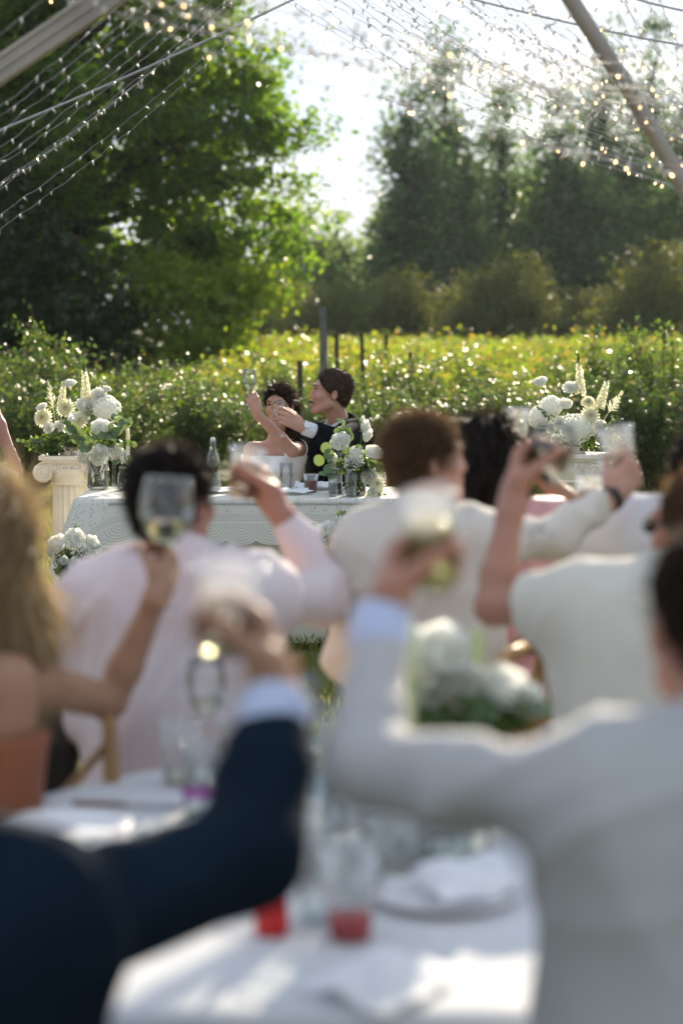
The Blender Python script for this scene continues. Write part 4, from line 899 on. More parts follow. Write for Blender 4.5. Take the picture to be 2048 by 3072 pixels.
# bulb: sleeve plus glowing tip, shared mesh; hangs off the wire along local Z
def bulb_mesh(tip):
    mb = MB(); mb.lathe([(0, 0), (0.0042, 0), (0.0046, 0.006), (0.0046, 0.016), (0.0035, 0.017)], 7); mb.lathe([(0.0035, 0.017), (0.0038, 0.021), (0.0026, 0.026), (0, 0.0275)], 7, mi=1)
    me = mb.mesh('bulb'); me.materials.append(M['bulb_sleeve']); me.materials.append(M[tip]); return me
BULB = bulb_mesh('bulb_tip'); BULBD = bulb_mesh('bulb_tip_dim')
bv = np.array([v.co[:] for v in BULB.vertices]); bf = [tuple(p.vertices) for p in BULB.polygons]; bm_ = [p.material_index for p in BULB.polygons]
nbulb = 0
def light_string(label, group, a, b, sag, spacing=0.115, single=True, rs=None, glow=0.5, wr=0.0022, big=1.0):
    global nbulb
    a = Vector(a); b = Vector(b); L_ = (b-a).length; n = int(L_/spacing)
    t = thing('light_string', label, 'string lights', a, 0, group)
    m = n*4 + 1; ph = rs.random()*6
    def pt(u): 
        k = u*L_
        return (b-a)*u + Vector((0, 0, -4*sag*u*(1-u))) + Vector((0.002*math.sin(k*31 + ph), 0.003*math.sin(k*23 + ph*2), 0.003*math.sin(k*27 + ph) + 0.002*math.sin(k*55)))
    mb = MB(); mb.tube([pt(i/(m-1)) for i in range(m)], wr*big, 4); link('wire', mb.mesh('wire'), M['wire'], t)
    jb = MB()
    for i in range(n):
        u = (i + 0.5 + rs.normal()*0.12)/n; p = pt(u)
        d = Vector((rs.normal()*0.5, rs.normal()*0.6, rs.normal()*0.35 - 0.9)).normalized(); q = d.to_track_quat('Z', 'Y'); lit = rs.random() < glow
        vis = P(0, 0, p.y + a.y); w = p + a
        sx = 1024 + w.x/w.y*FPX; sy = 980 - (w.z - CAMZ)/w.y*FPX
        if not (-120 < sx < 2170 and -120 < sy): continue
        if single and nbulb < 290:
            o = link('bulb', BULB if lit else BULBD, None, t); o.location = p; o.rotation_mode = 'QUATERNION'; o.rotation_quaternion = q; o.scale = (big, big, big); nbulb += 1
        else:
            mt = np.array(q.to_matrix()); v = (bv*big) @ mt.T + np.array(p)
            jb.v.append(v); 
            for f, mi in zip(bf, bm_): jb.f.append(tuple(k + jb.n for k in f)); jb.m.append((2 if not lit else 1) if mi else 0)
            jb.n += len(v)
    if jb.n:
        o = link('bulbs', jb.mesh('bulbs'), [M['bulb_sleeve'], M['bulb_tip'], M['bulb_tip_dim']], t); o['kind'] = 'stuff'
    return t
rs = np.random.default_rng(3)
ds = [10.3, 10.05, 9.72, 9.6, 9.5, 9.3, 9.15, 8.85, 8.6, 8.35, 8.0, 7.8, 7.45, 7.2, 6.9]
for i, d in enumerate(ds):
    lab = ['lowest string of small bulbs crossing the left trees', 'second lowest string of small bulbs at left'][i] if i < 2 else ['third', 'fourth', 'fifth', 'sixth', 'seventh', 'eighth', 'ninth', 'tenth', 'eleventh', 'twelfth', 'thirteenth', 'fourteenth', 'fifteenth'][i - 2] + ' lowest string of small bulbs sloping up through the left trees'
    light_string(lab, 'string lights on the left side of the tent', (-2.05 + rs.normal()*0.03, d, 2.02 + rs.normal()*0.02), (0.12 + rs.normal()*0.05, d - 0.15 + rs.normal()*0.05, 3.74), 0.13 + rs.normal()*0.012, 0.125, True, rs, 0.03, 0.0013, 0.95)
# right side: strings fan from the ridge down to a bundle at the right eave
for i in range(56):
    u = i/55
    a = Vector((-0.75 + 1.75*u + rs.normal()*0.08, 10.0 - 2.6*u + rs.normal()*0.35, 3.62 - 0.12*u + rs.normal()*0.05))
    b = Vector((1.62 + rs.normal()*0.1, 7.0 + rs.normal()*0.5, 2.13 + rs.normal()*0.07))
    light_string('string of warm bulbs falling from the ridge to the bundle at right', 'string lights on the right side of the tent', a, b, 0.16 + 0.1*rs.random(), 0.125, i % 3 == 0, rs, 0.22, 0.0015, 0.85)
for i in range(3):
    light_string(['lowest single string hanging under the bundle at right', 'string just above the lowest one at right', 'loose string along the underside of the right bundle'][i], 'string lights on the right side of the tent',
        P(1250 - 60*i, 330 - 20*i, 7.2), P(2150, 548 - 14*i, 6.4), 0.02, 0.13, True, rs, 0.4, 0.0017, 1.15)
# near, strongly blurred strings through the top centre
for i in range(13):
    d = 4.3 + 0.12*i + rs.normal()*0.08
    light_string('blurred nearby string of warm bulbs across the top of the picture', 'string lights close to the camera', P(150 + 25*rs.normal(), -260 + 20*i, d), P(1950, 250 + 60*rs.normal(), d + 1.9), 0.06 + 0.015*i*rs.random(), 0.12, False, rs, 0.2, 0.0012, 0.85)
# ================================================================ people: bodies grown as one blended surface
class Field:
    """signed distance field of blended tapered limbs, meshed as one continuous surface"""
    def __init__(s, h): s.h = h; s.ops = []
    def cone(s, a, b, r1, r2, k=0.02, clip=None): s.ops.append(('c', np.array(a, float), np.array(b, float), r1, r2, k, clip)); return s
    def ell(s, c, r, k=0.015, rot=None): s.ops.append(('e', np.array(c, float), np.array(r, float), rot, k)); return s
    def sub(s, c, r, k=0.01, rot=None): s.ops.append(('s', np.array(c, float), np.array(r, float), rot, k)); return s
    def cut(s, c, n, k=0.004): s.ops.append(('p', np.array(c, float), np.array(n, float)/np.linalg.norm(n), k)); return s
    def bounds(s):
        lo = np.full(3, 1e9); hi = -lo
        for o in s.ops:
            if o[0] == 'c':
                r = max(o[3], o[4]); lo = np.minimum(lo, np.minimum(o[1], o[2]) - r); hi = np.maximum(hi, np.maximum(o[1], o[2]) + r)
            elif o[0] == 'e': r = max(o[2]); lo = np.minimum(lo, o[1] - r); hi = np.maximum(hi, o[1] + r)
        return lo, hi
    def build(s):
        h = s.h; lo, hi = s.bounds(); lo = lo - 3*h; hi = hi + 3*h
        dim = np.ceil((hi - lo)/h).astype(int) + 1; BIG = 0.06
        F = np.full(dim, BIG, dtype=np.float32)
        ax = [lo[i] + h*np.arange(dim[i]) for i in range(3)]
        for o in s.ops:
            t = o[0]
            if t == 'c':
                mg = o[5] + 2*h; r = max(o[3], o[4]); l = np.minimum(o[1], o[2]) - r - mg; u = np.maximum(o[1], o[2]) + r + mg
            elif t in 'es': mg = o[4] + 2*h; r = max(o[2]); l = o[1] - r - mg; u = o[1] + r + mg
            else: l, u = lo, hi
            i0 = np.clip(np.floor((l - lo)/h).astype(int), 0, dim - 1); i1 = np.clip(np.ceil((u - lo)/h).astype(int) + 1, 1, dim)
            if np.any(i1 <= i0): continue
            sl = tuple(slice(i0[q], i1[q]) for q in range(3))
            px = ax[0][sl[0]][:, None, None].astype(np.float32); py = ax[1][sl[1]][None, :, None].astype(np.float32); pz = ax[2][sl[2]][None, None, :].astype(np.float32)
            if t == 'c':
                a, b = o[1], o[2]; d = b - a; L2 = float(d @ d) + 1e-12
                x, y, z = px - a[0], py - a[1], pz - a[2]
                tt = np.clip((x*d[0] + y*d[1] + z*d[2])/L2, 0, 1)
                D = np.sqrt((x - tt*d[0])**2 + (y - tt*d[1])**2 + (z - tt*d[2])**2) - (o[3] + (o[4] - o[3])*tt)
                if o[6] is not None:
                    n = d/math.sqrt(L2); c = a + d*o[6]
                    D = np.maximum(D, (px - c[0])*n[0] + (py - c[1])*n[1] + (pz - c[2])*n[2])
                k = o[5]
            elif t in 'es':
                c, r, rot = o[1], o[2], o[3]; x, y, z = px - c[0], py - c[1], pz - c[2]
                if rot is not None:
                    m = np.array(rot); x, y, z = m[0, 0]*x + m[1, 0]*y + m[2, 0]*z, m[0, 1]*x + m[1, 1]*y + m[2, 1]*z, m[0, 2]*x + m[1, 2]*y + m[2, 2]*z
                k0 = np.sqrt((x/r[0])**2 + (y/r[1])**2 + (z/r[2])**2); k1 = np.sqrt((x/r[0]**2)**2 + (y/r[1]**2)**2 + (z/r[2]**2)**2) + 1e-9
                D = k0*(k0 - 1)/k1; D = np.where(k0 < 1e-4, -min(r), D); k = o[4]
            else:
                D = -((px - o[1][0])*o[2][0] + (py - o[1][1])*o[2][1] + (pz - o[1][2])*o[2][2]) ; k = o[3]
            G = F[sl]
            if t in 'ce':
                hh = np.maximum(k - np.abs(G - D), 0)/k; F[sl] = np.minimum(G, D) - hh*hh*k*0.25
            elif t == 's':
                D = -D; hh = np.maximum(k - np.abs(G - D), 0)/k; F[sl] = np.maximum(G, D) + hh*hh*k*0.25
            else: F[sl] = np.maximum(G, -D)      # keep the side n points away from
        return surface_net(F, lo, h)
def surface_net(F, lo, h):
    ins = F < 0
    c = [ins[i:ins.shape[0]-1+i, j:ins.shape[1]-1+j, k:ins.shape[2]-1+k] for i in (0, 1) for j in (0, 1) for k in (0, 1)]
    sm = sum(q.astype(np.int8) for q in c); act = (sm > 0) & (sm < 8)
    I = np.argwhere(act); n = len(I); idx = np.full(act.shape, -1, dtype=np.int64); idx[tuple(I.T)] = np.arange(n)
    off = [(i, j, k) for i in (0, 1) for j in (0, 1) for k in (0, 1)]
    val = np.stack([F[I[:, 0]+i, I[:, 1]+j, I[:, 2]+k] for i, j, k in off], 1)
    acc = np.zeros((n, 3)); cnt = np.zeros(n); offa = np.array(off, float)
    for a in range(8):
        for b in range(a+1, 8):
            if np.abs(offa[a] - offa[b]).sum() != 1: continue
            va, vb = val[:, a], val[:, b]; m = (va < 0) != (vb < 0)
            t = np.where(m, va/np.where(m, va - vb, 1), 0)
            acc += np.where(m[:, None], offa[a] + (offa[b] - offa[a])*t[:, None], 0); cnt += m
    v = lo + h*(I + acc/np.maximum(cnt, 1)[:, None])
    fs = []
    for axn in range(3):
        sl0 = [slice(None)]*3; sl1 = [slice(None)]*3; sl0[axn] = slice(0, -1); sl1[axn] = slice(1, None)
        A = ins[tuple(sl0)]; B = ins[tuple(sl1)]; E = np.argwhere(A != B)
        o1, o2 = [q for q in range(3) if q != axn]
        ok = (E[:, o1] > 0) & (E[:, o2] > 0) & (E[:, o1] < ins.shape[o1]-1) & (E[:, o2] < ins.shape[o2]-1); E = E[ok]
        flip = A[tuple(E.T)]
        e1 = np.zeros(3, int); e1[o1] = 1; e2 = np.zeros(3, int); e2[o2] = 1
        q = np.stack([idx[tuple((E - e1 - e2).T)], idx[tuple((E - e2).T)], idx[tuple(E.T)], idx[tuple((E - e1).T)]], 1)
        if axn == 1: flip = ~flip
        q[~flip] = q[~flip][:, ::-1]; fs.append(q)
    f = np.concatenate(fs); f = f[(f >= 0).all(1)]
    return v, f
def smooth_verts(v, f, it=2, lam=0.5):
    e = np.concatenate([f[:, [0, 1]], f[:, [1, 2]], f[:, [2, 3]], f[:, [3, 0]]]); a = np.concatenate([e[:, 0], e[:, 1]]); b = np.concatenate([e[:, 1], e[:, 0]])
    cnt = np.bincount(a, minlength=len(v)).astype(float)
    for _ in range(it):
        s = np.stack([np.bincount(a, weights=v[b, i], minlength=len(v)) for i in range(3)], 1); v = v + lam*(s/np.maximum(cnt, 1)[:, None] - v)
    return v
def vnormals(v, f):
    n = np.cross(v[f[:, 2]] - v[f[:, 0]], v[f[:, 3]] - v[f[:, 1]]); o = np.zeros_like(v)
    for k in range(4):
        for c in range(3): o[:, c] += np.bincount(f[:, k], weights=n[:, c], minlength=len(v))
    return o/(np.linalg.norm(o, axis=1, keepdims=True) + 1e-12)
def wrinkle(v, f, amp, seed, freq=20):
    """cloth folds: warped ridges pushed along the surface normal"""
    rs = np.random.default_rng(seed); d = np.zeros(len(v))
    for k in range(6):
        w = rs.normal(size=3); w /= np.linalg.norm(w); w2 = rs.normal(size=3)*6; w3 = rs.normal(size=3)*4
        r = 1 - np.abs(np.sin((v @ w)*freq*(0.5 + rs.random()*1.1) + 1.8*np.sin(v @ w2 + k) + k))
        d += r**2*(0.5 + 0.5*np.sin(v @ w3 + 2*k))
    return v + vnormals(v, f)*(amp*(d/1.4 - 0.6))[:, None]
def field_obj(name, F, mat, origin, parent=None, sm=1, wr=0.0, seed=0, wfreq=20):
    v, f = F.build(); v = smooth_verts(v, f, sm)
    if wr: v = wrinkle(v, f, wr*1.5, seed, wfreq)
    me = np_mesh(name, v - np.array(origin), f); o = link(name, me, mat, parent)
    if parent is None: o.location = origin
    return o

def skin(name, col, red=(0.55, 0.16, 0.10), rough=0.5, var=0.12):
    return principled(name, col, rough, scale=22, col2=[c*(1-var) + r*var*0.6 for c, r in zip(col, red)], bump=0.05, bscale=180, spec=0.35, sss=0.45, sssr=(0.018, 0.006, 0.003))
M['skin_fair'] = skin('skin_fair', (0.47, 0.26, 0.185)); M['skin_ruddy'] = skin('skin_ruddy', (0.38, 0.19, 0.13)); M['skin_tan'] = skin('skin_tan', (0.34, 0.19, 0.115)); M['skin_warm'] = skin('skin_warm', (0.50, 0.30, 0.20))
M['hair_chestnut'] = M['hair_chestnut_base'] = principled('hair_chestnut', (0.03, 0.017, 0.010), 0.6, 0.5, 60, 0.2, 80, 0.2, col2=(0.065, 0.034, 0.017)); M['lips'] = principled('lips', (0.45, 0.14, 0.12), 0.4, 0.1); M['teeth'] = principled('teeth', (0.8, 0.78, 0.72), 0.3); M['eye'] = principled('eye_white', (0.42, 0.38, 0.36), 0.2); M['iris'] = principled('dark_iris', (0.03, 0.02, 0.015), 0.15)
def hairmat(name, col, col2, rough=0.38):
    m, nt, N, L, out = newmat(name)
    g = N.new('ShaderNodeNewGeometry'); mi = N.new('ShaderNodeMixRGB'); mi.inputs[1].default_value = (*col, 1); mi.inputs[2].default_value = (*col2, 1)
    L.new(g.outputs['Random Per Island'], mi.inputs[0])
    b = N.new('ShaderNodeBsdfPrincipled'); b.inputs['Roughness'].default_value = rough; b.inputs['Specular IOR Level'].default_value = 0.3; L.new(mi.outputs[0], b.inputs['Base Color'])
    t = N.new('ShaderNodeBsdfTranslucent'); L.new(mi.outputs[0], t.inputs['Color']); ms = N.new('ShaderNodeMixShader'); ms.inputs[0].default_value = 0.5
    L.new(b.outputs[0], ms.inputs[1]); L.new(t.outputs[0], ms.inputs[2]); L.new(ms.outputs[0], out.inputs['Surface']); return m
for _n, _c in (('hair_dark', (0.016, 0.010, 0.007)), ('hair_black', (0.008, 0.006, 0.006)), ('hair_brown', (0.05, 0.03, 0.016)), ('hair_blonde', (0.26, 0.18, 0.09))): M[_n + '_base'] = principled(_n + '_base', _c, 0.95, 0.4, 40, 0.6, 120, 0.05)
M['hair_dark'] = hairmat('hair_dark_brown', (0.014, 0.009, 0.006), (0.06, 0.032, 0.016)); M['hair_black'] = hairmat('hair_black', (0.010, 0.008, 0.007), (0.05, 0.03, 0.02)); M['hair_brown'] = hairmat('hair_brown', (0.07, 0.04, 0.02), (0.26, 0.15, 0.08)); M['hair_blonde'] = hairmat('hair_blonde', (0.24, 0.16, 0.08), (0.62, 0.47, 0.27), 0.45)

def frame(yaw, pitch=0.0, roll=0.0):
    """columns: person's right, forward, up.  yaw 0 faces away from the camera, positive to the right"""
    f = Vector((math.sin(yaw), math.cos(yaw), 0)); r = Vector((math.cos(yaw), -math.sin(yaw), 0)); u = Vector((0, 0, 1))
    q = Quaternion(r, pitch); f = q @ f; u = q @ u
    q = Quaternion(f, roll); r = q @ r; u = q @ u
    return Matrix((r, f, u)).transposed()
def head_prims(F, hc, m, s=1.0, female=False, k=0.012):
    ma = np.array(m); hc = np.array(hc)
    def p(x, y, z): return hc + ma @ (np.array([x, y, z])*s)
    def e(x, y, z, rx, ry, rz, kk=k): F.ell(p(x, y, z), np.array([rx, ry, rz])*s, kk, ma)
    j = 0.92 if female else 1.0
    e(0, -0.014, 0.036, 0.075, 0.096, 0.082); e(0, 0.03, -0.018, 0.060*j, 0.060, 0.084, 0.02)
    for sx in (-1, 1):
        F.cone(p(sx*0.052*j, 0.005, -0.055), p(sx*0.016, 0.074, -0.100), 0.019*s, 0.015*s, 0.03)
        e(sx*0.039, 0.062, -0.022, 0.022, 0.022, 0.02, 0.02)
    e(0, 0.076, -0.100, 0.018*j, 0.016, 0.014, 0.015)
    F.cone(p(-0.036, 0.083, 0.032), p(0.036, 0.083, 0.032), 0.011*s, 0.011*s, 0.02)
    for sx in (-1, 1): F.sub(p(sx*0.031, 0.103, 0.012), np.array([0.017, 0.014, 0.011])*s, 0.012, ma)
    n1 = 0.9 if female else 1.0
    F.cone(p(0, 0.087, 0.020), p(0, 0.102*n1 + 0.009*(1-n1), -0.022), 0.0075*s, 0.0105*s, 0.012)
    e(0, 0.100, -0.027, 0.0120*n1, 0.0115, 0.0095, 0.008)
    for sx in (-1, 1): e(sx*0.011*n1, 0.094, -0.031, 0.008, 0.010, 0.007, 0.008)
    e(0, 0.088, -0.058, 0.024, 0.013, 0.009, 0.012); e(0, 0.0865, -0.077, 0.019, 0.011, 0.007, 0.010)
    F.sub(p(0, 0.1035, -0.068), np.array([0.021, 0.008, 0.0022])*s, 0.004, ma)
    for sx in (-1, 1):
        F.ell(p(sx*0.077, -0.008, -0.006), np.array([0.008, 0.017, 0.027])*s, 0.006, ma)
        F.sub(p(sx*0.086, -0.003, -0.004), np.array([0.006, 0.011, 0.019])*s, 0.004, ma)
def hand_prims(F, w, d, n, s_, curl=(0.9, 1.0, 0.8), spread=0.1, sc_=1.0, thumb=(0.6, 0.42, 0.68), k=0.008):
    """w wrist; d along the hand; n out of the palm; s_ toward the thumb side.  five fingers, unequal, bent"""
    w = Vector(w); d = Vector(d).normalized(); n = Vector(n); n = (n - d*n.dot(d)).normalized(); s_ = Vector(s_); s_ = (s_ - d*s_.dot(d) - n*s_.dot(n)).normalized()
    g = sc_
    ln = [0.088, 0.096, 0.090, 0.072]; side = [0.030, 0.010, -0.010, -0.028]; kn = [0.090, 0.094, 0.089, 0.080]
    F.cone(w - d*0.02*g, w + d*0.03*g, 0.025*g, 0.027*g, 0.02)
    for i in range(4):
        base = w + (d*kn[i] + s_*side[i])*g
        F.cone(w + (d*0.02 + s_*side[i]*0.55)*g, base, 0.017*g, 0.0115*g, 0.012)
        dd = (d + s_*spread*(1.5 - i)*0.5).normalized(); p = base; a = 0.0; rr = [0.0098, 0.0090, 0.0082, 0.0072]
        if i == 3: rr = [q*0.86 for q in rr]
        cu = curl if not hasattr(curl[0], '__len__') else curl[i]
        for q, (fr, c) in enumerate(zip((0.46, 0.31, 0.23), cu)):
            a += c; v = dd*math.cos(a) + n*math.sin(a); e = p + v*ln[i]*fr*g
            F.cone(p, e, rr[q]*g, rr[q+1]*g, 0.004); p = e
    F.ell(w + (d*0.035 + s_*0.022 + n*0.010)*g, np.array([0.020, 0.020, 0.020])*g, 0.015)
    tb_ = w + (d*0.030 + s_*0.030 + n*0.012)*g; tv = (d*thumb[0] + s_*thumb[1] + n*thumb[2]).normalized()
    t1 = tb_ + tv*0.042*g; F.cone(tb_, t1, 0.0155*g, 0.0115*g, 0.010); tv2 = (tv + n*0.45 + d*0.45).normalized(); t2 = t1 + tv2*0.030*g; F.cone(t1, t2, 0.0112*g, 0.0098*g, 0.004)
    tv3 = (tv2 + n*0.35 + d*0.25).normalized(); F.cone(t2, t2 + tv3*0.024*g, 0.0098*g, 0.0078*g, 0.004)
def ribbons(name, roots, dirs, length, width, curve, mat, parent, origin, seg=4, seed=0, grav=0.0):
    """many thin tapering strands of hair"""
    rs = np.random.default_rng(seed); n = len(roots); roots = np.asarray(roots); dirs = dirs/np.linalg.norm(dirs, axis=1, keepdims=True)
    L_ = np.ones(n)*length if not hasattr(length, '__len__') else length
    sd = np.cross(dirs, rs.normal(size=(n, 3))); sd /= np.linalg.norm(sd, axis=1, keepdims=True) + 1e-9
    P_ = []; p = roots.copy(); dcur = dirs.copy()
    for j in range(seg+1):
        wdt = width*(1 - j/seg)**0.7 if j < seg else 0
        P_.append(p - sd*wdt*0.5)
        if j < seg: P_.append(p + sd*wdt*0.5)
        dcur = dcur + curve*rs.normal(size=(n, 3)) + np.array([0, 0, -grav]); dcur /= np.linalg.norm(dcur, axis=1, keepdims=True)
        p = p + dcur*(L_/seg)[:, None]
    k = 2*seg + 1; V_ = np.stack(P_, 1).reshape(-1, 3) - np.array(origin); b = (np.arange(n)*k)[:, None]; fs = []
    for j in range(seg-1): fs += [b + np.array([[2*j, 2*j+1, 2*j+3]]), b + np.array([[2*j, 2*j+3, 2*j+2]])]
    fs.append(b + np.array([[2*seg-2, 2*seg-1, 2*seg]]))
    o = link(name, np_mesh(name, V_, np.concatenate(fs)), mat, parent); return o
def hair_cap(hc, m, s, h=0.006, kind='short'):
    F = Field(h); ma = np.array(m); hc = np.array(hc)
    def p(x, y, z): return hc + ma @ (np.array([x, y, z])*s)
    F.ell(p(0, -0.020, 0.044), np.array([0.084, 0.101, 0.088])*s, 0.02, ma); F.ell(p(0, -0.064, -0.018), np.array([0.060, 0.040, 0.050])*s, 0.03, ma)
    if kind in ('long', 'wavy', 'curls'):
        F.ell(p(0, -0.05, -0.05), np.array([0.085, 0.06, 0.10])*s, 0.03, ma)
        for sx in (-1, 1): F.ell(p(sx*0.07, -0.012, -0.03), np.array([0.024, 0.05, 0.085])*s, 0.02, ma)
    if kind == 'full':
        F.ell(p(0, 0.03, 0.095), np.array([0.07, 0.07, 0.045])*s, 0.02, ma); F.ell(p(0, -0.05, 0.05), np.array([0.088, 0.085, 0.085])*s, 0.02, ma)
        for sx in (-1, 1): F.ell(p(sx*0.066, -0.02, 0.04), np.array([0.034, 0.07, 0.05])*s, 0.02, ma)
    F.sub(p(0, 0.124, -0.012), np.array([0.086, 0.075, 0.105])*s, 0.012, ma)
    for sx in (-1, 1): F.sub(p(sx*0.085, 0.045, -0.065), np.array([0.04, 0.055, 0.06])*s, 0.01, ma)
    return F
def add_hair(parent, origin, hc, m, s, mat, kind, h=0.006, nst=2600, length=0.035, width=0.0022, seed=0, extra=None, lift=0.6, curve=0.28):
    F = hair_cap(hc, m, s, h, kind)
    if extra: extra(F)
    v, f = F.build(); v = smooth_verts(v, f, 1)
    rs = np.random.default_rng(seed)
    v = v + 0.0016*s*np.sin(v*150 + np.roll(v, 1, 1)*90)
    cap = link('hair', np_mesh('hair', v - np.array(origin), f), M[mat + '_base'], parent)
    # strands off the surface
    fi = rs.integers(len(f), size=nst); r0 = v[f[fi]].mean(1)
    nn = np.cross(v[f[fi, 1]] - v[f[fi, 0]], v[f[fi, 2]] - v[f[fi, 0]]); nn /= np.linalg.norm(nn, axis=1, keepdims=True) + 1e-9
    ma = np.array(m); ce = np.array(hc); sgn = np.sign(np.sum(nn*(r0 - ce), 1)); nn *= sgn[:, None]
    lc = (r0 - ce) @ ma; fl_ = np.stack([0*lc[:, 0], -np.ones(nst), -0.7 + 1.25*np.clip(lc[:, 1]/(0.07*s) + 0.25, 0, 1)], 1); fl_[lc[:, 2] < -0.03*s] = np.array([0, -0.15, -1.0]); flow = fl_ @ ma.T; flow[lc[:, 2] < -0.09*s] = np.array([0, 0, -1.0]); tang = flow - nn*np.sum(nn*flow, 1)[:, None]; tang /= np.linalg.norm(tang, axis=1, keepdims=True) + 1e-9
    ribbons('hair_strands', r0 - nn*0.002, tang + nn*lift*(0.4 + 0.6*rs.random((nst, 1))) + 0.25*rs.normal(size=(nst, 3)), length*(0.6 + 0.8*rs.random(nst)), width, curve, M[mat], cap, origin, 4, seed, 0.05)
    return cap
def cloth(name, col, trans=0.12, rough=0.85, var=0.05, bump=0.2, bscale=140, sheen=0.15, col2=None, scale=6):
    return principled(name, col, rough, var, scale, bump, bscale, 0.25 if sum(col) > 0.1 else 0.06, sheen=sheen, trans=trans, col2=col2)
def torso(F, hip, ch, r, f, w=1.0, dpt=1.0, infl=0.0, female=False, hipz=None):
    """hip, ch: centres of pelvis and upper chest"""
    hip = Vector(hip); ch = Vector(ch); up = (ch - hip).normalized(); wa = hip*0.5 + ch*0.5
    for sx in (-1, 1):
        F.cone(hip + r*sx*0.075*w, wa + r*sx*(0.055 if female else 0.068)*w + f*0.01, 0.105*dpt + infl, (0.085 if female else 0.10)*dpt + infl, 0.06)
        F.cone(wa + r*sx*(0.055 if female else 0.068)*w + f*0.01, ch + r*sx*0.085*w - up*0.06 + f*0.01, (0.085 if female else 0.10)*dpt + infl, (0.095 if female else 0.112)*dpt + infl, 0.06)
        F.cone(ch + r*sx*0.02, ch + r*sx*0.13*w + up*0.01, 0.075 + infl, 0.062 + infl, 0.05)
def limb(F, pts, rad, k=0.02, infl=0.0, clip=None):
    for i in range(len(pts)-1): F.cone(pts[i], pts[i+1], rad[i] + infl, rad[i+1] + infl, k, clip if i == len(pts)-2 else None)
def seated_legs(F, hip, lf, lr, z0=0.5, infl=0.0, splay=0.09, fwd=0.44):
    for sx in (-1, 1):
        hj = Vector((hip.x, hip.y, z0)) + lr*sx*0.085; kn = Vector((hip.x, hip.y, z0 - 0.01)) + lr*sx*(0.085 + splay) + lf*fwd; an = Vector((kn.x, kn.y, 0.09)) + lf*0.02
        limb(F, [hj, kn, an], [0.088, 0.062, 0.042], 0.03, infl)
def shoes(o, hip, lf, lr, mat, parent, origin, z0=0.5, splay=0.09, fwd=0.44):
    for sx in (-1, 1):
        kn = Vector((hip.x, hip.y, 0)) + lr*sx*(0.085 + splay) + lf*fwd
        F = Field(0.012); F.cone(kn - lf*0.03 + V(0, 0, 0.05), kn + lf*0.16 + V(0, 0, 0.035), 0.045, 0.035, 0.02); F.cut(kn + V(0, 0, 0.002), (0, 0, -1)); field_obj('shoe', F, mat, origin, parent)
M['white_shirt'] = cloth('white_shirt', (0.78, 0.78, 0.80), 0.22); M['pink_shirt'] = cloth('white_pink_shirt', (0.80, 0.77, 0.79), 0.22, col2=(0.80, 0.62, 0.60), scale=3.2); M['navy'] = cloth('navy_suit', (0.007, 0.015, 0.026), 0.0, 0.95, 0.2, sheen=0.0)
M['black_suit'] = cloth('black_suit', (0.006, 0.007, 0.010), 0.0, 0.95, 0.2, bump=0.05, sheen=0.0); M['grey_linen'] = cloth('pale_grey_linen', (0.44, 0.43, 0.42), 0.06, 0.9, 0.1, 0.3, 90); M['cream_jacket'] = cloth('cream_jacket', (0.70, 0.64, 0.56), 0.15); M['cream_tee'] = cloth('cream_tee', (0.72, 0.69, 0.60), 0.25)
M['blush_pink'] = cloth('blush_pink_satin', (0.66, 0.36, 0.36), 0.1, 0.5); M['rust'] = cloth('rust_dress', (0.30, 0.10, 0.045), 0.1, 0.6, 0.25); M['bridal'] = cloth('bridal_white', (0.80, 0.79, 0.77), 0.03, 0.55, 0.04, 0.08); M['blue_cuff'] = cloth('pale_blue_shirt', (0.55, 0.62, 0.80), 0.2); M['trousers'] = cloth('dark_trousers', (0.02, 0.021, 0.025), 0.0); M['leather'] = principled('black_leather', (0.015, 0.013, 0.012), 0.4); M['steel'] = principled('steel_watch', (0.55, 0.55, 0.56), 0.25, metal=0.9); M['gold'] = principled('gold_band', (0.75, 0.52, 0.2), 0.25, metal=1.0)
M['chair_wood'] = principled('honey_wood', (0.36, 0.20, 0.07), 0.5, 0.35, 9, 0.1, 40)

def chair(label, x, y, rz, mat='chair_wood', group='wooden crossback chairs of the guests'):
    """seat at 0.45 m; backrest on local -Y"""
    t = thing('chair', label, 'chair', (x, y, 0), rz, group)
    mb = MB(); mb.lathe([(0, 0.43), (0.19, 0.43), (0.205, 0.44), (0.205, 0.455), (0.19, 0.462), (0, 0.458)], 24); link('seat', mb.mesh('seat'), M[mat], t)
    for sx in (-1, 1):
        mb = MB(); mb.tube([(sx*0.17, 0.17, 0), (sx*0.155, 0.15, 0.44)], [0.014, 0.018], 8); link('leg', mb.mesh('leg'), M[mat], t)
        mb = MB(); mb.tube([(sx*0.19, -0.22, 0), (sx*0.17, -0.17, 0.44), (sx*0.185, -0.19, 0.68), (sx*0.15, -0.235, 0.86), (sx*0.06, -0.25, 0.895), (0, -0.252, 0.9)], [0.014, 0.018, 0.016, 0.015, 0.015, 0.015], 8); link('back_leg', mb.mesh('back_leg'), M[mat], t)
        mb = MB(); mb.tube([(sx*0.165, -0.175, 0.47), (0, -0.225, 0.66), (-sx*0.165, -0.225, 0.83)], 0.009, 8); link('cross_brace', mb.mesh('cross_brace'), M[mat], t)
    mb = MB(); mb.tube([(-0.16, 0.16, 0.2), (0.16, 0.16, 0.2)], 0.009, 8); link('stretcher', mb.mesh('stretcher'), M[mat], t)
    return t

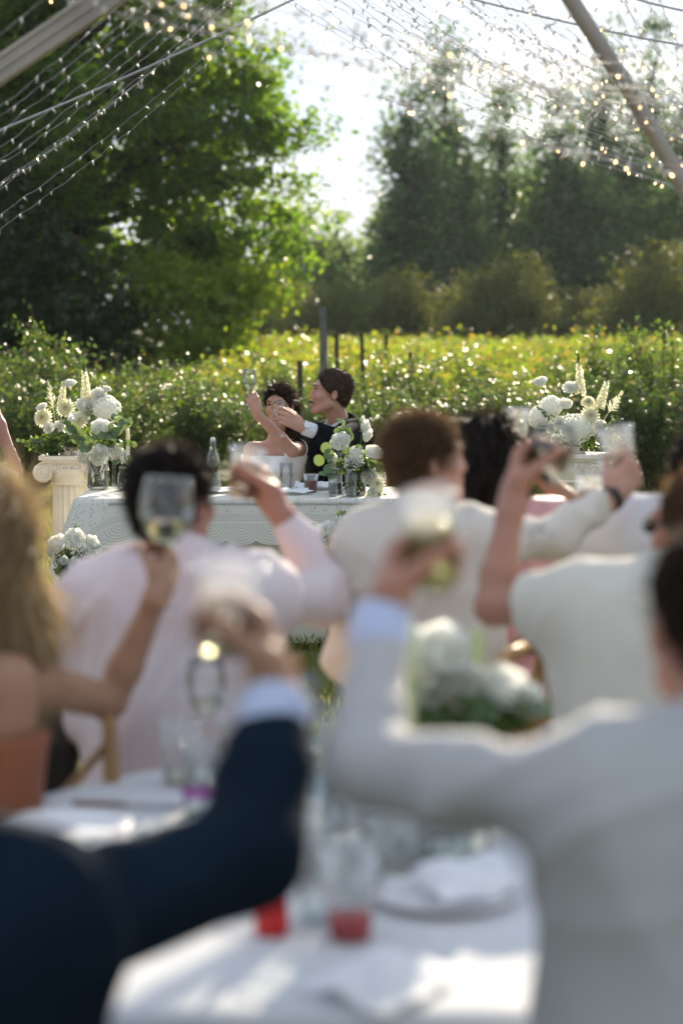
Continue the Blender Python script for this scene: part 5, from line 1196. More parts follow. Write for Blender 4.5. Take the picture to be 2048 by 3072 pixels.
def wine_glass(label, base, tilt=(0, 0), s=1.0, fill=0.4, liq='white_wine', group=None, bowl=1.0):
    """base: foot of the glass"""
    t = thing('wine_glass', label, 'wine glass', base, 0, group); t.rotation_euler = (tilt[0], tilt[1], 0); t.scale = (s, s, s)
    bw = [(0.006, 0.098), (0.018, 0.104), (0.031, 0.122), (0.039*bowl, 0.148), (0.0405*bowl, 0.168), (0.038*bowl, 0.19), (0.034*bowl, 0.212)]
    mb = MB(); mb.lathe([(0.0, 0.0), (0.033, 0.0), (0.034, 0.002), (0.015, 0.006), (0.005, 0.014), (0.0035, 0.03), (0.0035, 0.085), (0.0055, 0.096)] + bw + [(bw[-1][0] - 0.0012, bw[-1][1])], 32); sh = link('shell', mb.mesh('shell'), M['glass'], t); link('rim', rim_ring(bw[-1][0], bw[-1][1], 0.001), M['rim'], sh)
    if fill:
        zt = 0.104 + 0.108*fill; rr = [r for r, z in bw]; zz = [z for r, z in bw]; pr = [(max(r - 0.0016, 0.002), max(z, 0.1035)) for r, z in bw if z < zt]
        mb = MB(); mb.lathe([(0, 0.1032)] + pr + [(float(np.interp(zt, zz, rr)) - 0.0016, zt), (0, zt)], 32); link('wine', mb.mesh('wine'), M[liq], t)
    return t

def grip(w, d, s_, right, kw=None, dist=0.078, off=0.040):
    """hand closed round an upright thing: returns the hand spec and the point and axis held"""
    w = Vector(w); d = Vector(d).normalized(); s_ = Vector(s_); s_ = (s_ - d*s_.dot(d)).normalized(); n = s_.cross(d) if right else d.cross(s_)
    k = dict(curl=((0.75, 0.95, 0.6), (0.85, 1.0, 0.65), (0.9, 1.0, 0.7), (0.95, 1.0, 0.7)), thumb=(0.75, 0.15, 0.75)); k.update(kw or {})
    g = k.get('sc_', 1.0)
    return (d, n, s_, k), w + (d*dist + n*off)*g, s_
def align(o, axis):
    o.rotation_mode = 'QUATERNION'; o.rotation_quaternion = (Vector(axis)*0.45 + Vector((0, 0, 0.75))).to_track_quat('Z', 'Y')
# ================================================================ the figures
UP = V(0, 0, 1)
def person(label, origin, hip, chest, yaw, head, hy, hp=0.0, hr=0.0, hs=1.0, skinm='skin_fair', arms=(), top='white_shirt', tinf=0.014, sleeve=(0.95, 0.95), hair=None, h=0.007, hc=0.009, female=False,
           legs=None, legmat='trousers', w=1.0, neckline=None, wr=0.003, seed=0, armr=1.0, sinf=0.016, hips=1.0, dpt=1.0, tops=None, legz=0.5, cut_z=None, topname='shirt'):
    """arms: list of (shoulder, elbow, wrist, hand or None); sleeve: 0..2 how far the sleeve reaches (1 = elbow)"""
    fr = frame(yaw); r = Vector(fr.col[0]); f = Vector(fr.col[1]); hm = frame(hy, hp, hr)
    org = Vector(origin); hip = Vector(hip); chest = Vector(chest); head = Vector(head)
    F = Field(h); torso(F, hip, chest, r, f, 0.92*w, 0.92*dpt, -0.012, female)
    nb = chest + UP*0.045 - f*0.01; hb = head + hm @ V(0, -0.022, -0.06)*hs
    F.cone(nb, hb, 0.052 if female else 0.062, 0.046 if female else 0.056, 0.03)
    for (s, e, wv, hd) in arms:
        s, e, wv = Vector(s), Vector(e), Vector(wv); a = armr
        F.cone(chest + (s-chest)*0.55, s, 0.06*a, 0.055*a, 0.03); limb(F, [s, e], [0.052*a, 0.040*a], 0.02); md = e*0.68 + wv*0.32; limb(F, [e, md, wv], [0.039*a, 0.041*a, 0.026*a], 0.015)
        if hd: hand_prims(F, wv, *hd[:3], **(hd[3] if len(hd) > 3 else {}))
    head_prims(F, head, hm, hs, female)
    body = field_obj('person', F, M[skinm], org); tag(body, label, 'person')
    # top garment
    if top:
        T = Field(hc); torso(T, hip - UP*0.03, chest, r, f, w, dpt, tinf, female)
        for (s, e, wv, hd), sl in zip(arms, sleeve):
            s, e, wv = Vector(s), Vector(e), Vector(wv); a = armr
            if sl <= 0: continue
            T.cone(chest + (s-chest)*0.5, s, 0.072*a + sinf*0.5, 0.060*a + sinf, 0.05)
            if sl <= 1: T.cone(s, s + (e-s)*(sl + 0.12), 0.058*a + sinf, 0.052*a + sinf*1.3, 0.03, clip=sl/(sl + 0.12))
            else:
                T.cone(s, e, 0.056*a + sinf, 0.045*a + sinf, 0.03); q = sl - 1; T.cone(e, e + (wv-e)*(q + 0.1), 0.045*a + sinf, 0.032*a + sinf*0.9, 0.03, clip=q/(q + 0.1))
        T.cone(nb - UP*0.03, nb + UP*0.035 - f*0.005, 0.075, 0.062, 0.03)
        if neckline: neckline(T, chest, r, f, nb)
        field_obj(topname, T, M[top], org, body, 2, wr*1.5, seed, 12)
        if topname != 'shirt' or top in ('white_shirt', 'pink_shirt'):
            T = Field(0.006); ax_n = (hb - nb).normalized(); c0 = nb - f*0.006
            T.cone(c0 + ax_n*0.0, c0 + ax_n*0.075, 0.081, 0.069, 0.01, clip=0.62); T.sub(c0 + ax_n*0.06 + f*0.07, (0.03, 0.05, 0.06), 0.01)
            field_obj('collar', T, M[top], org, body, 1)
    if legs is not None:
        lf = Vector((math.sin(legs), math.cos(legs), 0)); lr = Vector((math.cos(legs), -math.sin(legs), 0))
        T = Field(0.014); seated_legs(T, hip, lf, lr, legz, 0.012); T.cone(hip - UP*0.02 + lr*0.06, hip - UP*0.02 - lr*0.06, 0.12, 0.12, 0.05)
        field_obj('trousers', T, M[legmat], org, body, 2); shoes(None, hip, lf, lr, M['leather'], body, org)
    if hair: add_hair(body, org, head, hm, hs, hair[0], hair[1], h=max(h, 0.006), seed=seed + 1, **(hair[2] if len(hair) > 2 else {}))
    return body, hm
def cup(label, c, h=0.115, r0=0.03, r1=0.042, fill=0.045, liq='thin_wine', tilt=(0, 0), mat='plastic_cup', name='plastic_cup', wname='drink'):
    t = vessel(name, label, 'cup', c, [(r0*0.96, 0), (r0, 0.003), (r0 + (r1-r0)*0.5, h*0.5), (r1*0.98, h*0.95), (r1 + 0.002, h*0.97), (r1 + 0.002, h)], 0.001, mat, fill, liq, wname=wname); t.rotation_euler = (tilt[0], tilt[1], 0); return t

# ---------------- groom
g0 = V(P(1005, 1400, 11.35).x, 11.35, 0.0)
gy = R(-128); hs = 1.06
ch = P(1022, 1316, 11.32); hd = P(990, 1180, 11.25)
gfr = frame(gy); gr = Vector(gfr.col[0]); gf = Vector(gfr.col[1])
LS = P(1080, 1300, 11.16); LE = P(1022, 1322, 10.93); LW = P(906, 1281, 10.84)
RS = ch + gr*0.18 - UP*0.02; RE = RS - UP*0.27 + gf*0.05; RW = RE + gf*0.22 - gr*0.08 - UP*0.02
hdir = (P(848, 1246, 10.82) - LW)
groom, ghm = person('man in a black suit and white shirt holding a wine glass out to the left', g0, (ch.x + 0.03, 11.42, 0.56), ch, gy, hd, R(-103), R(6), 0, hs, 'skin_fair',
    [(LS, LE, LW, (hdir, (-0.25, 1, -0.15), (0.1, 0.1, 1), dict(curl=((0.35, 0.75, 0.6), (0.6, 0.9, 0.7), (0.75, 0.95, 0.7), (0.85, 1.0, 0.7)), sc_=1.08, thumb=(0.75, 0.35, 0.55)))), (RS, RE, RW, (gf, (0, 0, -1), -gr, dict(curl=(0.3, 0.4, 0.3))))],
    None, h=0.0048, legs=gy, hair=('hair_chestnut', 'short', dict(nst=11000, length=0.024, width=0.0018, lift=0.4, curve=0.4)), seed=3)
T = Field(0.006); torso(T, (ch.x + 0.03, 11.42, 0.58), ch, gr, gf, 0.98, 1.0, 0.002)
nbg = ch + UP*0.045 - gf*0.01; hbg = hd + ghm @ V(0, -0.022, -0.06)*hs; ax_ = (hbg - nbg)
T.cone(nbg - UP*0.02, nbg + ax_*0.42, 0.080, 0.070, 0.02, clip=0.92)
T.cone(LE*0.3 + LW*0.7, LW - (LW-LE)*0.0, 0.041, 0.040, 0.01, clip=0.9)
field_obj('shirt', T, M['white_shirt'], g0, groom, 1)
T = Field(0.006); torso(T, (ch.x + 0.03, 11.42, 0.54), ch, gr, gf, 1.05, 1.02, 0.022)
for (s, e, wv, q) in ((LS, LE, LW, 0.70), (RS, RE, RW, 0.9)):
    T.cone(ch + (s-ch)*0.5, s, 0.085, 0.078, 0.05); T.cone(s, e, 0.076, 0.062, 0.03); T.cone(e, e + (wv-e)*(q + 0.1), 0.062, 0.053, 0.03, clip=q/(q + 0.1))
T.cone(nbg - UP*0.03 - gf*0.02, nbg + UP*0.03 - gf*0.03, 0.082, 0.078, 0.03)
fc = ch + gf*0.13                                    # open front: V between the lapels
for t_ in np.linspace(0, 1, 7): T.sub(fc + UP*(0.14 - 0.32*t_) + gf*0.02, np.array([0.075*(1-t_) + 0.008, 0.10, 0.05]), 0.012, np.array(gfr))
field_obj('suit_jacket', T, M['black_suit'], g0, groom, 1, 0.0022, 4, 26)
T = Field(0.005); tb0 = nbg + gf*0.088 + UP*0.012; T.cone(tb0, tb0 - UP*0.03, 0.02, 0.014, 0.01); T.cone(tb0 - UP*0.03, tb0 - UP*0.3 + gf*0.045, 0.012, 0.03, 0.01); field_obj('tie', T, M['black_suit'], g0, groom, 1)
for sx in (-1, 1):     # collar points
    T = Field(0.0045); c0 = nbg + ax_*0.36; T.cone(c0 + gr*sx*0.06 + gf*0.03, c0 + gr*sx*0.035 + gf*0.088 - UP*0.03, 0.013, 0.008, 0.01); T.cone(c0 + gr*sx*0.065 - gf*0.02, c0 + gr*sx*0.06 + gf*0.03, 0.013, 0.013, 0.01); field_obj('collar', T, M['white_shirt'], g0, groom, 1)
wd_ = (LW - LE).normalized(); wc = LW - wd_*0.012     # watch
mb = MB(); q_ = wd_.to_track_quat('Z', 'Y'); mm = np.array(q_.to_matrix())
b2 = MB(); b2.lathe([(0.0335, -0.010), (0.0355, -0.010), (0.0355, 0.010), (0.0335, 0.010)], 28, close=True)
wt = link('watch', np_mesh('watch', b2.v[0] @ mm.T + np.array(wc - g0), b2.f), M['steel'], groom)
fd = V(-0.15, -0.85, 0.5); fd = (fd - wd_*fd.dot(wd_)).normalized(); b2 = MB(); b2.lathe([(0, 0), (0.02, 0), (0.021, 0.006), (0.018, 0.009), (0, 0.009)], 24)
mm = np.array(fd.to_track_quat('Z', 'Y').to_matrix()); link('watch_face', np_mesh('watch_face', b2.v[0] @ mm.T + np.array(wc + fd*0.033 - g0), b2.f), M['steel'], wt)
def face_details(body, org, head, hm, s, brow_mat, lipm='lips', smile=False, lashes=True):
    ma = np.array(hm)
    def tr(v): return (np.asarray(v)*s) @ ma.T + np.array(head) - np.array(org)
    for sx in (-1, 1):
        mb = MB(); mb.sphere((sx*0.031, 0.0775, 0.0115), 0.0098, 12); e = link('eye', np_mesh('eye', tr(mb.v[0]), mb.f), M['eye'], body)
        mb = MB(); mb.sphere((sx*0.031, 0.0850, 0.0115), (0.0048, 0.0032, 0.0048), 10); link('iris', np_mesh('iris', tr(mb.v[0]), mb.f), M['iris'], e)
        mb = MB(); mb.tube([(sx*0.043, 0.082, 0.0155), (sx*0.032, 0.0905, 0.0175), (sx*0.02, 0.088, 0.0145)], [0.0015, 0.0032, 0.0015], 5); link('eyelid', np_mesh('eyelid', tr(mb.v[0]), mb.f), M[brow_mat], body)
        mb = MB(); mb.tube([(sx*0.050, 0.080, 0.031), (sx*0.036, 0.0945, 0.0365), (sx*0.018, 0.0965, 0.032)], [0.0015, 0.0036, 0.003], 6); link('eyebrow', np_mesh('eyebrow', tr(mb.v[0]), mb.f), M[brow_mat], body)
    mb = MB(); c = 0.006 if smile else 0.0015
    mb.tube([(-0.025, 0.084, -0.066 + c), (-0.01, 0.1, -0.0635), (0, 0.1015, -0.0645), (0.01, 0.1, -0.0635), (0.025, 0.084, -0.066 + c)], [0.001, 0.0035, 0.003, 0.0035, 0.001], 6)
    mb.tube([(-0.025, 0.084, -0.067 + c), (-0.009, 0.097, -0.0765), (0.009, 0.097, -0.0765), (0.025, 0.084, -0.067 + c)], [0.001, 0.004, 0.004, 0.001], 6)
    link('lips', np_mesh('lips', tr(np.concatenate(mb.v)), mb.f), M[lipm], body)
    if smile:
        mb = MB(); mb.tube([(-0.02, 0.089, -0.067 + c*0.6), (0, 0.0985, -0.070), (0.02, 0.089, -0.067 + c*0.6)], [0.001, 0.0042, 0.001], 6); link('teeth', np_mesh('teeth', tr(np.concatenate(mb.v)), mb.f), M['teeth'], body)
face_details(groom, g0, hd, ghm, hs, 'hair_chestnut', smile=True)
# moustache
rs = np.random.default_rng(5); n = 420; u = rs.random(n)*2 - 1
mr_ = np.stack([u*0.026, 0.1035 - 0.016*u*u, -0.0515 - 0.006*np.abs(u) + 0.004*rs.random(n)], 1)*hs; md_ = np.stack([u*0.8, 0.3 + 0*u, -0.8 + 0*u], 1)
ma = np.array(ghm); ribbons('moustache', mr_ @ ma.T + np.array(hd), md_ @ ma.T, 0.007, 0.0012, 0.1, M['hair_chestnut'], groom, g0, 3, 2)
wine_glass('wine glass held by the man in the black suit', P(843, 1311, 10.90), (0.0, R(-3)), 0.93, 0.24, 'white_wine')
chair('wooden chair under the man in the black suit', g0.x + 0.02, 11.42, R(128))

# ---------------- bride
b0 = V(P(830, 1400, 11.35).x, 11.35, 0.0); by = R(-165); hs = 0.98
ch = P(822, 1362, 11.33); hd = P(838, 1217, 11.26); bfr = frame(by); br = Vector(bfr.col[0]); bf_ = Vector(bfr.col[1])
LS = P(893, 1345, 11.28); LE = P(876, 1352, 11.02); LW = P(771, 1240, 10.98)
RS = P(757, 1352, 11.32); RE = RS - UP*0.27 + bf_*0.03 - br*-0.03; RW = RE + bf_*0.2 - br*0.12
def bride_neck(T, c, r, f, nb): pass
bride, bhm = person('dark haired woman in a white square-necked dress raising a wine glass', b0, (ch.x, 11.42, 0.56), ch, by, hd, R(-163), R(-2), R(4), hs, 'skin_fair',
    [(LS, LE, LW, (P(757, 1190, 10.99) - LW, (-0.35, 1, 0.1), (0.75, 0.3, 0.55), dict(curl=((0.7, 0.9, 0.6), (0.8, 1.0, 0.7), (0.85, 1.0, 0.7), (0.9, 1.0, 0.7)), sc_=0.9, thumb=(0.8, 0.25, 0.6)))), (RS, RE, RW, (bf_, (0, 0, -1), -br, dict(curl=(0.3, 0.4, 0.3), sc_=0.9)))],
    None, h=0.0048, female=True, armr=0.86, seed=8)
T = Field(0.006); torso(T, (ch.x, 11.42, 0.52), ch, br, bf_, 0.94, 0.95, 0.008, True)
for sx in (-1, 1): T.ell(ch + br*sx*0.065 + bf_*0.085 - UP*0.085, (0.065, 0.06, 0.06), 0.03)
T.cut(ch - UP*0.005, (0, 0, 1)); field_obj('dress_bodice', T, M['bridal'], b0, bride, 1)
T = Field(0.012)
for zz, rr in ((0.62, 0.16), (0.5, 0.22), (0.25, 0.3), (0.04, 0.36)): pass
T.cone((ch.x, 11.40, 0.60), (ch.x, 11.30, 0.02), 0.17, 0.36, 0.05); T.cut((0, 0, 0.01), (0, 0, -1)); field_obj('dress_skirt', T, M['bridal'], b0, bride, 2, 0.006, 2, 20)
for sx in (-1, 1):      # straps
    T = Field(0.005); torso(T, (ch.x, 11.42, 0.56), ch, br, bf_, 0.92, 0.92, -0.004, True); x0 = sx*0.098
    T.cut(ch + br*(x0 + 0.017), br); T.cut(ch + br*(x0 - 0.017), -br); T.cut(ch - UP*0.04, (0, 0, -1)); field_obj('strap', T, M['bridal'], b0, bride, 1)
mb = MB(); ad = (LE - LS).normalized(); q_ = np.array(ad.to_track_quat('Z', 'Y').to_matrix()); b2 = MB(); b2.lathe([(0.056, -0.012), (0.06, -0.01), (0.06, 0.012), (0.056, 0.014)], 20, close=True)
link('arm_strap', np_mesh('arm_strap', b2.v[0] @ q_.T + np.array(LS + ad*0.03 - b0), b2.f), M['bridal'], bride)
def bun(F):
    ma = np.array(bhm)
    def p(x, y, z): return np.array(hd) + ma @ (np.array([x, y, z])*hs)
    F.ell(p(0, -0.05, 0.06), np.array([0.075, 0.06, 0.055]), 0.02, ma)
    F.cone(p(-0.05, -0.06, -0.02), p(-0.085, -0.035, -0.18), 0.045, 0.034, 0.03); F.cone(p(-0.085, -0.035, -0.18), p(-0.09, -0.02, -0.29), 0.034, 0.012, 0.03); F.cone(p(-0.03, -0.07, -0.05), p(-0.03, -0.07, -0.22), 0.05, 0.03, 0.03)
    for sx in (-1, 1): F.cone(p(sx*0.02, 0.078, 0.09), p(sx*0.072, 0.02, 0.03), 0.012, 0.014, 0.015)
add_hair(bride, b0, hd, bhm, hs, 'hair_dark', 'short', 0.006, 9000, 0.05, 0.0020, 9, bun, 0.03, 0.14)
face_details(bride, b0, hd, bhm, hs, 'hair_dark', smile=True)
mb = MB(); rp = LW + (P(757, 1190, 10.99) - LW).normalized()*0.085; mb.sphere(rp + V(0.01, -0.022, 0), 0.004, 8); link('ring', mb.mesh('ring', True, b0), M['steel'], bride)
wine_glass('wine glass raised high by the woman in white', P(742, 1216, 11.0), (0.0, R(4)), 0.93, 0.28, 'white_wine')
chair('wooden chair under the woman in white', b0.x, 11.45, R(170))

# ---------------- guests
def w2(a, b): return Vector(b) - Vector(a)
# A: navy sleeve, near left
S, E, W = P(110, 2810, 2.15), P(752, 2580, 2.38), P(832, 2090, 2.55); HA, gA, aA = grip(W, (-0.3, 0.6, 0.7), (0.2, -0.45, 0.85), True, dict(sc_=1.15))
chA = S + V(-0.145, -0.04, 0.04)
bodyA, _ = person('guest in a navy suit at lower left, arm bent upward with a cup', (chA.x, 2.1, 0), (chA.x - 0.03, 2.06, 0.55), chA, R(8), chA + V(-0.01, 0.03, 0.27), R(8), 0, 0, 1.0, 'skin_tan',
    [(S, E, W, HA), (chA + V(-0.19, 0, 0), chA + V(-0.22, 0.05, -0.28), chA + V(-0.1, 0.25, -0.3), ((0.3, 1, 0), (0, 0, -1), (1, 0, 0), dict(curl=(0.3, 0.4, 0.3))))],
    'navy', 0.026, (1.84, 1.9), ('hair_dark', 'short', dict(nst=800)), 0.008, 0.011, False, R(30), 'navy', 1.18, None, 0.006, 11, 1.04, 0.018, topname='suit_jacket')
wdA = (W - E); T = Field(0.008); T.cone(E + wdA*0.78, E + wdA*1.0, 0.047, 0.046, 0.01, clip=0.96); field_obj('shirt_cuff', T, M['blue_cuff'], (chA.x, 2.1, 0), bodyA, 1)
align(cup('clear plastic cup in the hand of the guest in navy', gA - aA*0.02, 0.12, 0.03, 0.043, 0.03), aA)
# B: pale grey linen, near right
S, E, W = P(1690, 2390, 2.3), P(1098, 2300, 2.45), P(1142, 1872, 2.66); HB, gB, aB = grip(W, (0.3, 0.6, 0.7), (-0.2, -0.45, 0.85), False, dict(sc_=1.15))
chB = S + V(0.2, 0.0, 0.0)
bodyB, _ = person('guest in a pale grey linen jacket at lower right, arm raised with a cup', (chB.x, 2.32, 0), (chB.x - 0.005, 2.26, 0.55), chB, R(-3), V(chB.x - 0.012, 2.37, 1.27), R(-8), 0, 0, 1.03, 'skin_ruddy',
    [(S, E, W, HB), (chB + V(0.19, 0, 0), chB + V(0.22, 0.05, -0.28), chB + V(0.1, 0.25, -0.3), ((-0.3, 1, 0), (0, 0, -1), (-1, 0, 0), dict(curl=(0.3, 0.4, 0.3))))],
    'grey_linen', 0.03, (1.93, 1.9), ('hair_dark', 'short', dict(nst=1500, length=0.03)), 0.008, 0.011, False, R(-30), 'grey_linen', 1.12, None, 0.006, 12, 0.92, 0.010, dpt=1.05, topname='linen_jacket')
wdB = (W - E); T = Field(0.008); T.cone(E + wdB*0.85, E + wdB*1.06, 0.043, 0.042, 0.01, clip=0.96); field_obj('shirt_cuff', T, M['blue_cuff'], (chB.x, 2.32, 0), bodyB, 1)
align(cup('clear tumbler with green drink held by the guest in grey linen', gB - aB*0.025, 0.13, 0.03, 0.036, 0.09, 'thin_green', name='drinking_glass'), aB)
# C: blonde, rust dress
S, E, W = P(110, 2050, 3.70), P(330, 2105, 3.92), P(474, 1780, 3.9)
HC, gC, aC = grip(W, (0.3, 0.7, 0.6), (-0.1, -0.45, 0.85), True, dict(sc_=0.95, curl=((0.8, 1.1, 0.9), (0.9, 1.15, 0.9), (0.95, 1.2, 0.9), (1.0, 1.2, 0.9))), 0.08, 0.028)
chC = V(S.x - 0.13, 3.66, S.z + 0.015)
oC = (chC.x, 3.66, 0)
def blonde(F):
    hd = np.array(P(-30, 1640, 3.72))
    for dx, dy, dz, r0, r1 in ((0.05, -0.05, -0.26, 0.05, 0.025), (-0.02, -0.07, -0.30, 0.055, 0.03), (-0.09, -0.05, -0.27, 0.05, 0.025), (0.08, -0.01, -0.22, 0.035, 0.016)):
        F.cone(hd + np.array([dx*0.6, dy*0.7, -0.02]), hd + np.array([dx, dy, dz*0.55]), r0, r0*0.95, 0.03); F.cone(hd + np.array([dx, dy, dz*0.55]), hd + np.array([dx*1.25, dy, dz]), r0*0.95, r1, 0.03)
person('blonde long haired woman in a rust dress raising a wine glass at left', oC, (chC.x - 0.02, 3.66, 0.55), chC, R(35), P(-30, 1640, 3.72), R(25), 0, 0, 1.0, 'skin_tan',
    [(S, E, W, HC), (chC + V(-0.15, 0.09, -0.02), chC + V(-0.17, 0.12, -0.28), chC + V(0.0, 0.3, -0.3), ((0.5, 1, 0), (0, 0, -1), (1, 0, 0), dict(curl=(0.3, 0.4, 0.3), sc_=0.9)))],
    None, h=0.007, female=True, armr=0.86, hair=('hair_blonde', 'long', dict(nst=11000, length=0.10, width=0.0026, extra=blonde, lift=0.02, curve=0.03)), seed=13)
bC = bpy.data.objects['person.002'] if False else [o for o in bpy.data.objects if o.get('label', '').startswith('blonde long')][0]
frC = frame(R(35)); T = Field(0.011); torso(T, (chC.x - 0.02, 3.66, 0.5), chC - UP*0.0, Vector(frC.col[0]), Vector(frC.col[1]), 0.94, 0.95, 0.012, True); T.cut(chC - UP*0.09, (0, 0, 1)); field_obj('dress_bodice', T, M['rust'], oC, bC, 1, 0.003, 3)
T = Field(0.014); seated_legs(T, Vector((chC.x - 0.02, 3.66, 0)), Vector((0.5, 0.86, 0)), Vector((0.86, -0.5, 0)), 0.5, 0.03, 0.02); field_obj('dress_skirt', T, M['rust'], oC, bC, 2)
wine_glass('large wine glass held up by the blonde woman', gC - V(0, 0, 0.085), (R(-2), R(4)), 1.22, 0.38, 'white_wine', None, 1.12)
# D: white and pink shirt, dark hair
S, E, W = P(800, 1790, 4.40), P(985, 1800, 4.62), P(835, 1530, 4.66); HD, gD, aD = grip(W, (-0.5, 0.55, 0.6), (0.35, -0.3, 0.85), True, dict(sc_=1.08))
chD = P(548, 1775, 4.42)
bodyD, _ = person('dark haired man in a white and pink shirt seen from behind, cup raised', (chD.x, 4.42, 0), (chD.x - 0.02, 4.36, 0.55), chD, R(4), P(520, 1512, 4.46), R(30), R(2), 0, 1.05, 'skin_ruddy',
    [(S, E, W, HD), (chD + V(-0.2, 0, -0.01), chD + V(-0.24, 0.03, -0.29), chD + V(-0.1, 0.22, -0.32), ((0.3, 1, 0), (0, 0, -1), (1, 0, 0), dict(curl=(0.3, 0.4, 0.3))))],
    'pink_shirt', 0.03, (1.9, 1.9), ('hair_black', 'short', dict(nst=8000, length=0.03, width=0.0026, lift=0.45)), 0.007, 0.01, False, R(75), 'trousers', 1.06, None, 0.009, 14, 0.92, 0.014, dpt=1.05)
align(cup('clear plastic cup held by the man in the white and pink shirt', gD - aD*0.035, 0.115, 0.029, 0.041, 0.04), aD)
# E: cream jacket, brown wavy hair, face to the right
S, E, W = P(1440, 1625, 4.62), P(1655, 1612, 4.74), P(1832, 1494, 4.82); HE, gE, aE = grip(W, (0.55, 0.3, 0.6), (-0.3, -0.15, 0.9), True, dict(sc_=1.05))
chE = P(1272, 1632, 4.68)
bodyE, _ = person('brown haired man in a cream jacket, face turned right, arm stretched out', (chE.x, 4.66, 0), (chE.x + 0.01, 4.62, 0.55), chE, R(12), P(1282, 1384, 4.72), R(74), R(3), 0, 0.86, 'skin_fair',
    [(S, E, W, HE), (chE + V(-0.155, -0.02, -0.01), chE + V(-0.19, 0.04, -0.28), chE + V(-0.08, 0.24, -0.3), ((0.3, 1, 0), (0, 0, -1), (1, 0, 0), dict(curl=(0.3, 0.4, 0.3))))],
    'cream_jacket', 0.02, (1.9, 1.9), ('hair_brown', 'short', dict(nst=9000, length=0.036, width=0.0024, lift=0.6, curve=0.5)), 0.007, 0.01, False, R(-60), 'cream_jacket', 0.94, None, 0.009, 15, 0.9, 0.012, topname='jacket')
wdE = (W - E).normalized(); b2 = MB(); b2.lathe([(0.031, -0.011), (0.034, -0.011), (0.034, 0.011), (0.031, 0.011)], 20, close=True); link('watch_strap', np_mesh('watch_strap', b2.v[0] @ np.array(wdE.to_track_quat('Z', 'Y').to_matrix()).T + np.array(W - V(chE.x, 4.66, 0)), b2.f), M['leather'], bodyE)
align(cup('clear plastic cup at the end of the cream jacket sleeve', gE - aE*0.02, 0.125, 0.03, 0.043, 0.035), aE)
# F: white shirt at the right edge
S, E, W = P(1880, 1590, 4.98), P(1760, 1640, 5.16), P(1752, 1548, 5.36); H = P(1768, 1500, 5.4)
chF = S + V(0.16, 0.04, -0.03)
person('man in a white shirt at the right edge, black hair just in view', (chF.x, 5.0, 0), (chF.x + 0.01, 4.96, 0.55), chF, R(-6), P(2105, 1440, 5.02), R(-5), 0, 0, 1.0, 'skin_tan',
    [(S, E, W, (H - W, (0.4, 0.9, 0), (0.5, 0, 0.8), dict(curl=(0.7, 0.9, 0.7)))), (chF + V(0.19, 0, 0), chF + V(0.22, 0.05, -0.28), chF + V(0.1, 0.25, -0.3), None)],
    'white_shirt', 0.03, (1.9, 1.9), ('hair_black', 'short', dict(nst=2000)), 0.008, 0.011, False, R(-60), 'trousers', 1.08, None, 0.004, 16, 1.0, 0.022)
cup('clear tumbler beyond the cream sleeve, rim catching the sun', H + V(0.005, 0.03, -0.035), 0.10, 0.034, 0.045, 0.03)
# G: long black hair, pink dress
S, E, W = P(1640, 1565, 5.75), P(1738, 1548, 5.98), P(1612, 1412, 6.05); H = P(1570, 1340, 6.08)
chG = V(S.x - 0.15, 5.78, S.z + 0.01); oG = (chG.x, 5.78, 0)
def longblack(F):
    hd = np.array(P(1462, 1375, 5.8))
    for dx, dy, dz, r0, r1 in ((0.055, -0.06, -0.36, 0.06, 0.03), (-0.0, -0.08, -0.4, 0.07, 0.045), (-0.06, -0.06, -0.36, 0.06, 0.03), (0.11, -0.02, -0.33, 0.04, 0.02)):
        F.cone(hd + np.array([dx*0.6, dy*0.7, -0.02]), hd + np.array([dx, dy, dz*0.55]), r0, r0*0.95, 0.03); F.cone(hd + np.array([dx, dy, dz*0.55]), hd + np.array([dx*1.1, dy, dz]), r0*0.95, r1, 0.03)
bG, _ = person('woman with long black hair in a pink dress, seen from behind', oG, (chG.x, 5.78, 0.55), chG, R(5), P(1462, 1375, 5.8), R(10), 0, 0, 1.0, 'skin_tan',
    [(S, E, W, (H - W, (-0.4, 0.9, 0), (-0.3, 0, 0.9), dict(curl=(0.7, 0.9, 0.7), sc_=0.92))), (chG + V(-0.15, 0, -0.01), chG + V(-0.18, 0.03, -0.27), chG + V(-0.05, 0.2, -0.3), None)],
    None, h=0.008, female=True, armr=0.86, hair=('hair_black', 'long', dict(nst=7000, length=0.10, width=0.003, extra=longblack, lift=0.02, curve=0.03)), seed=17)
frG = frame(R(5)); T = Field(0.011); torso(T, (chG.x, 5.78, 0.48), chG, Vector(frG.col[0]), Vector(frG.col[1]), 1.0, 1.0, 0.014, True); T.cone(chG, chG + V(0.15, 0, 0.0), 0.075, 0.07, 0.04); T.cut(chG + UP*0.06, (0, 0, 1)); field_obj('dress_bodice', T, M['blush_pink'], oG, bG, 1, 0.003, 5)
T = Field(0.014); seated_legs(T, Vector((chG.x, 5.78, 0)), V(0.2, 0.98, 0), V(0.98, -0.2, 0), 0.5, 0.04, 0.02); T.cone(V(chG.x, 5.76, 0.5), V(chG.x + 0.1, 5.7, 0.2), 0.2, 0.24, 0.05); field_obj('dress_skirt', T, M['blush_pink'], oG, bG, 2)
mb = MB(); mb.lathe([(0.19, 0), (0.197, 0.003), (0.197, 0.02), (0.19, 0.023)], 28, close=True)
bl = link('belt', mb.mesh('belt'), M['leather'], bG, (0.02, -0.01, 0.70)); bl.scale = (0.94, 0.74, 1)
cup('clear plastic cup lifted by the black haired woman', H + V(-0.02, 0.03, 0.0), 0.115, 0.03, 0.042, 0.03)
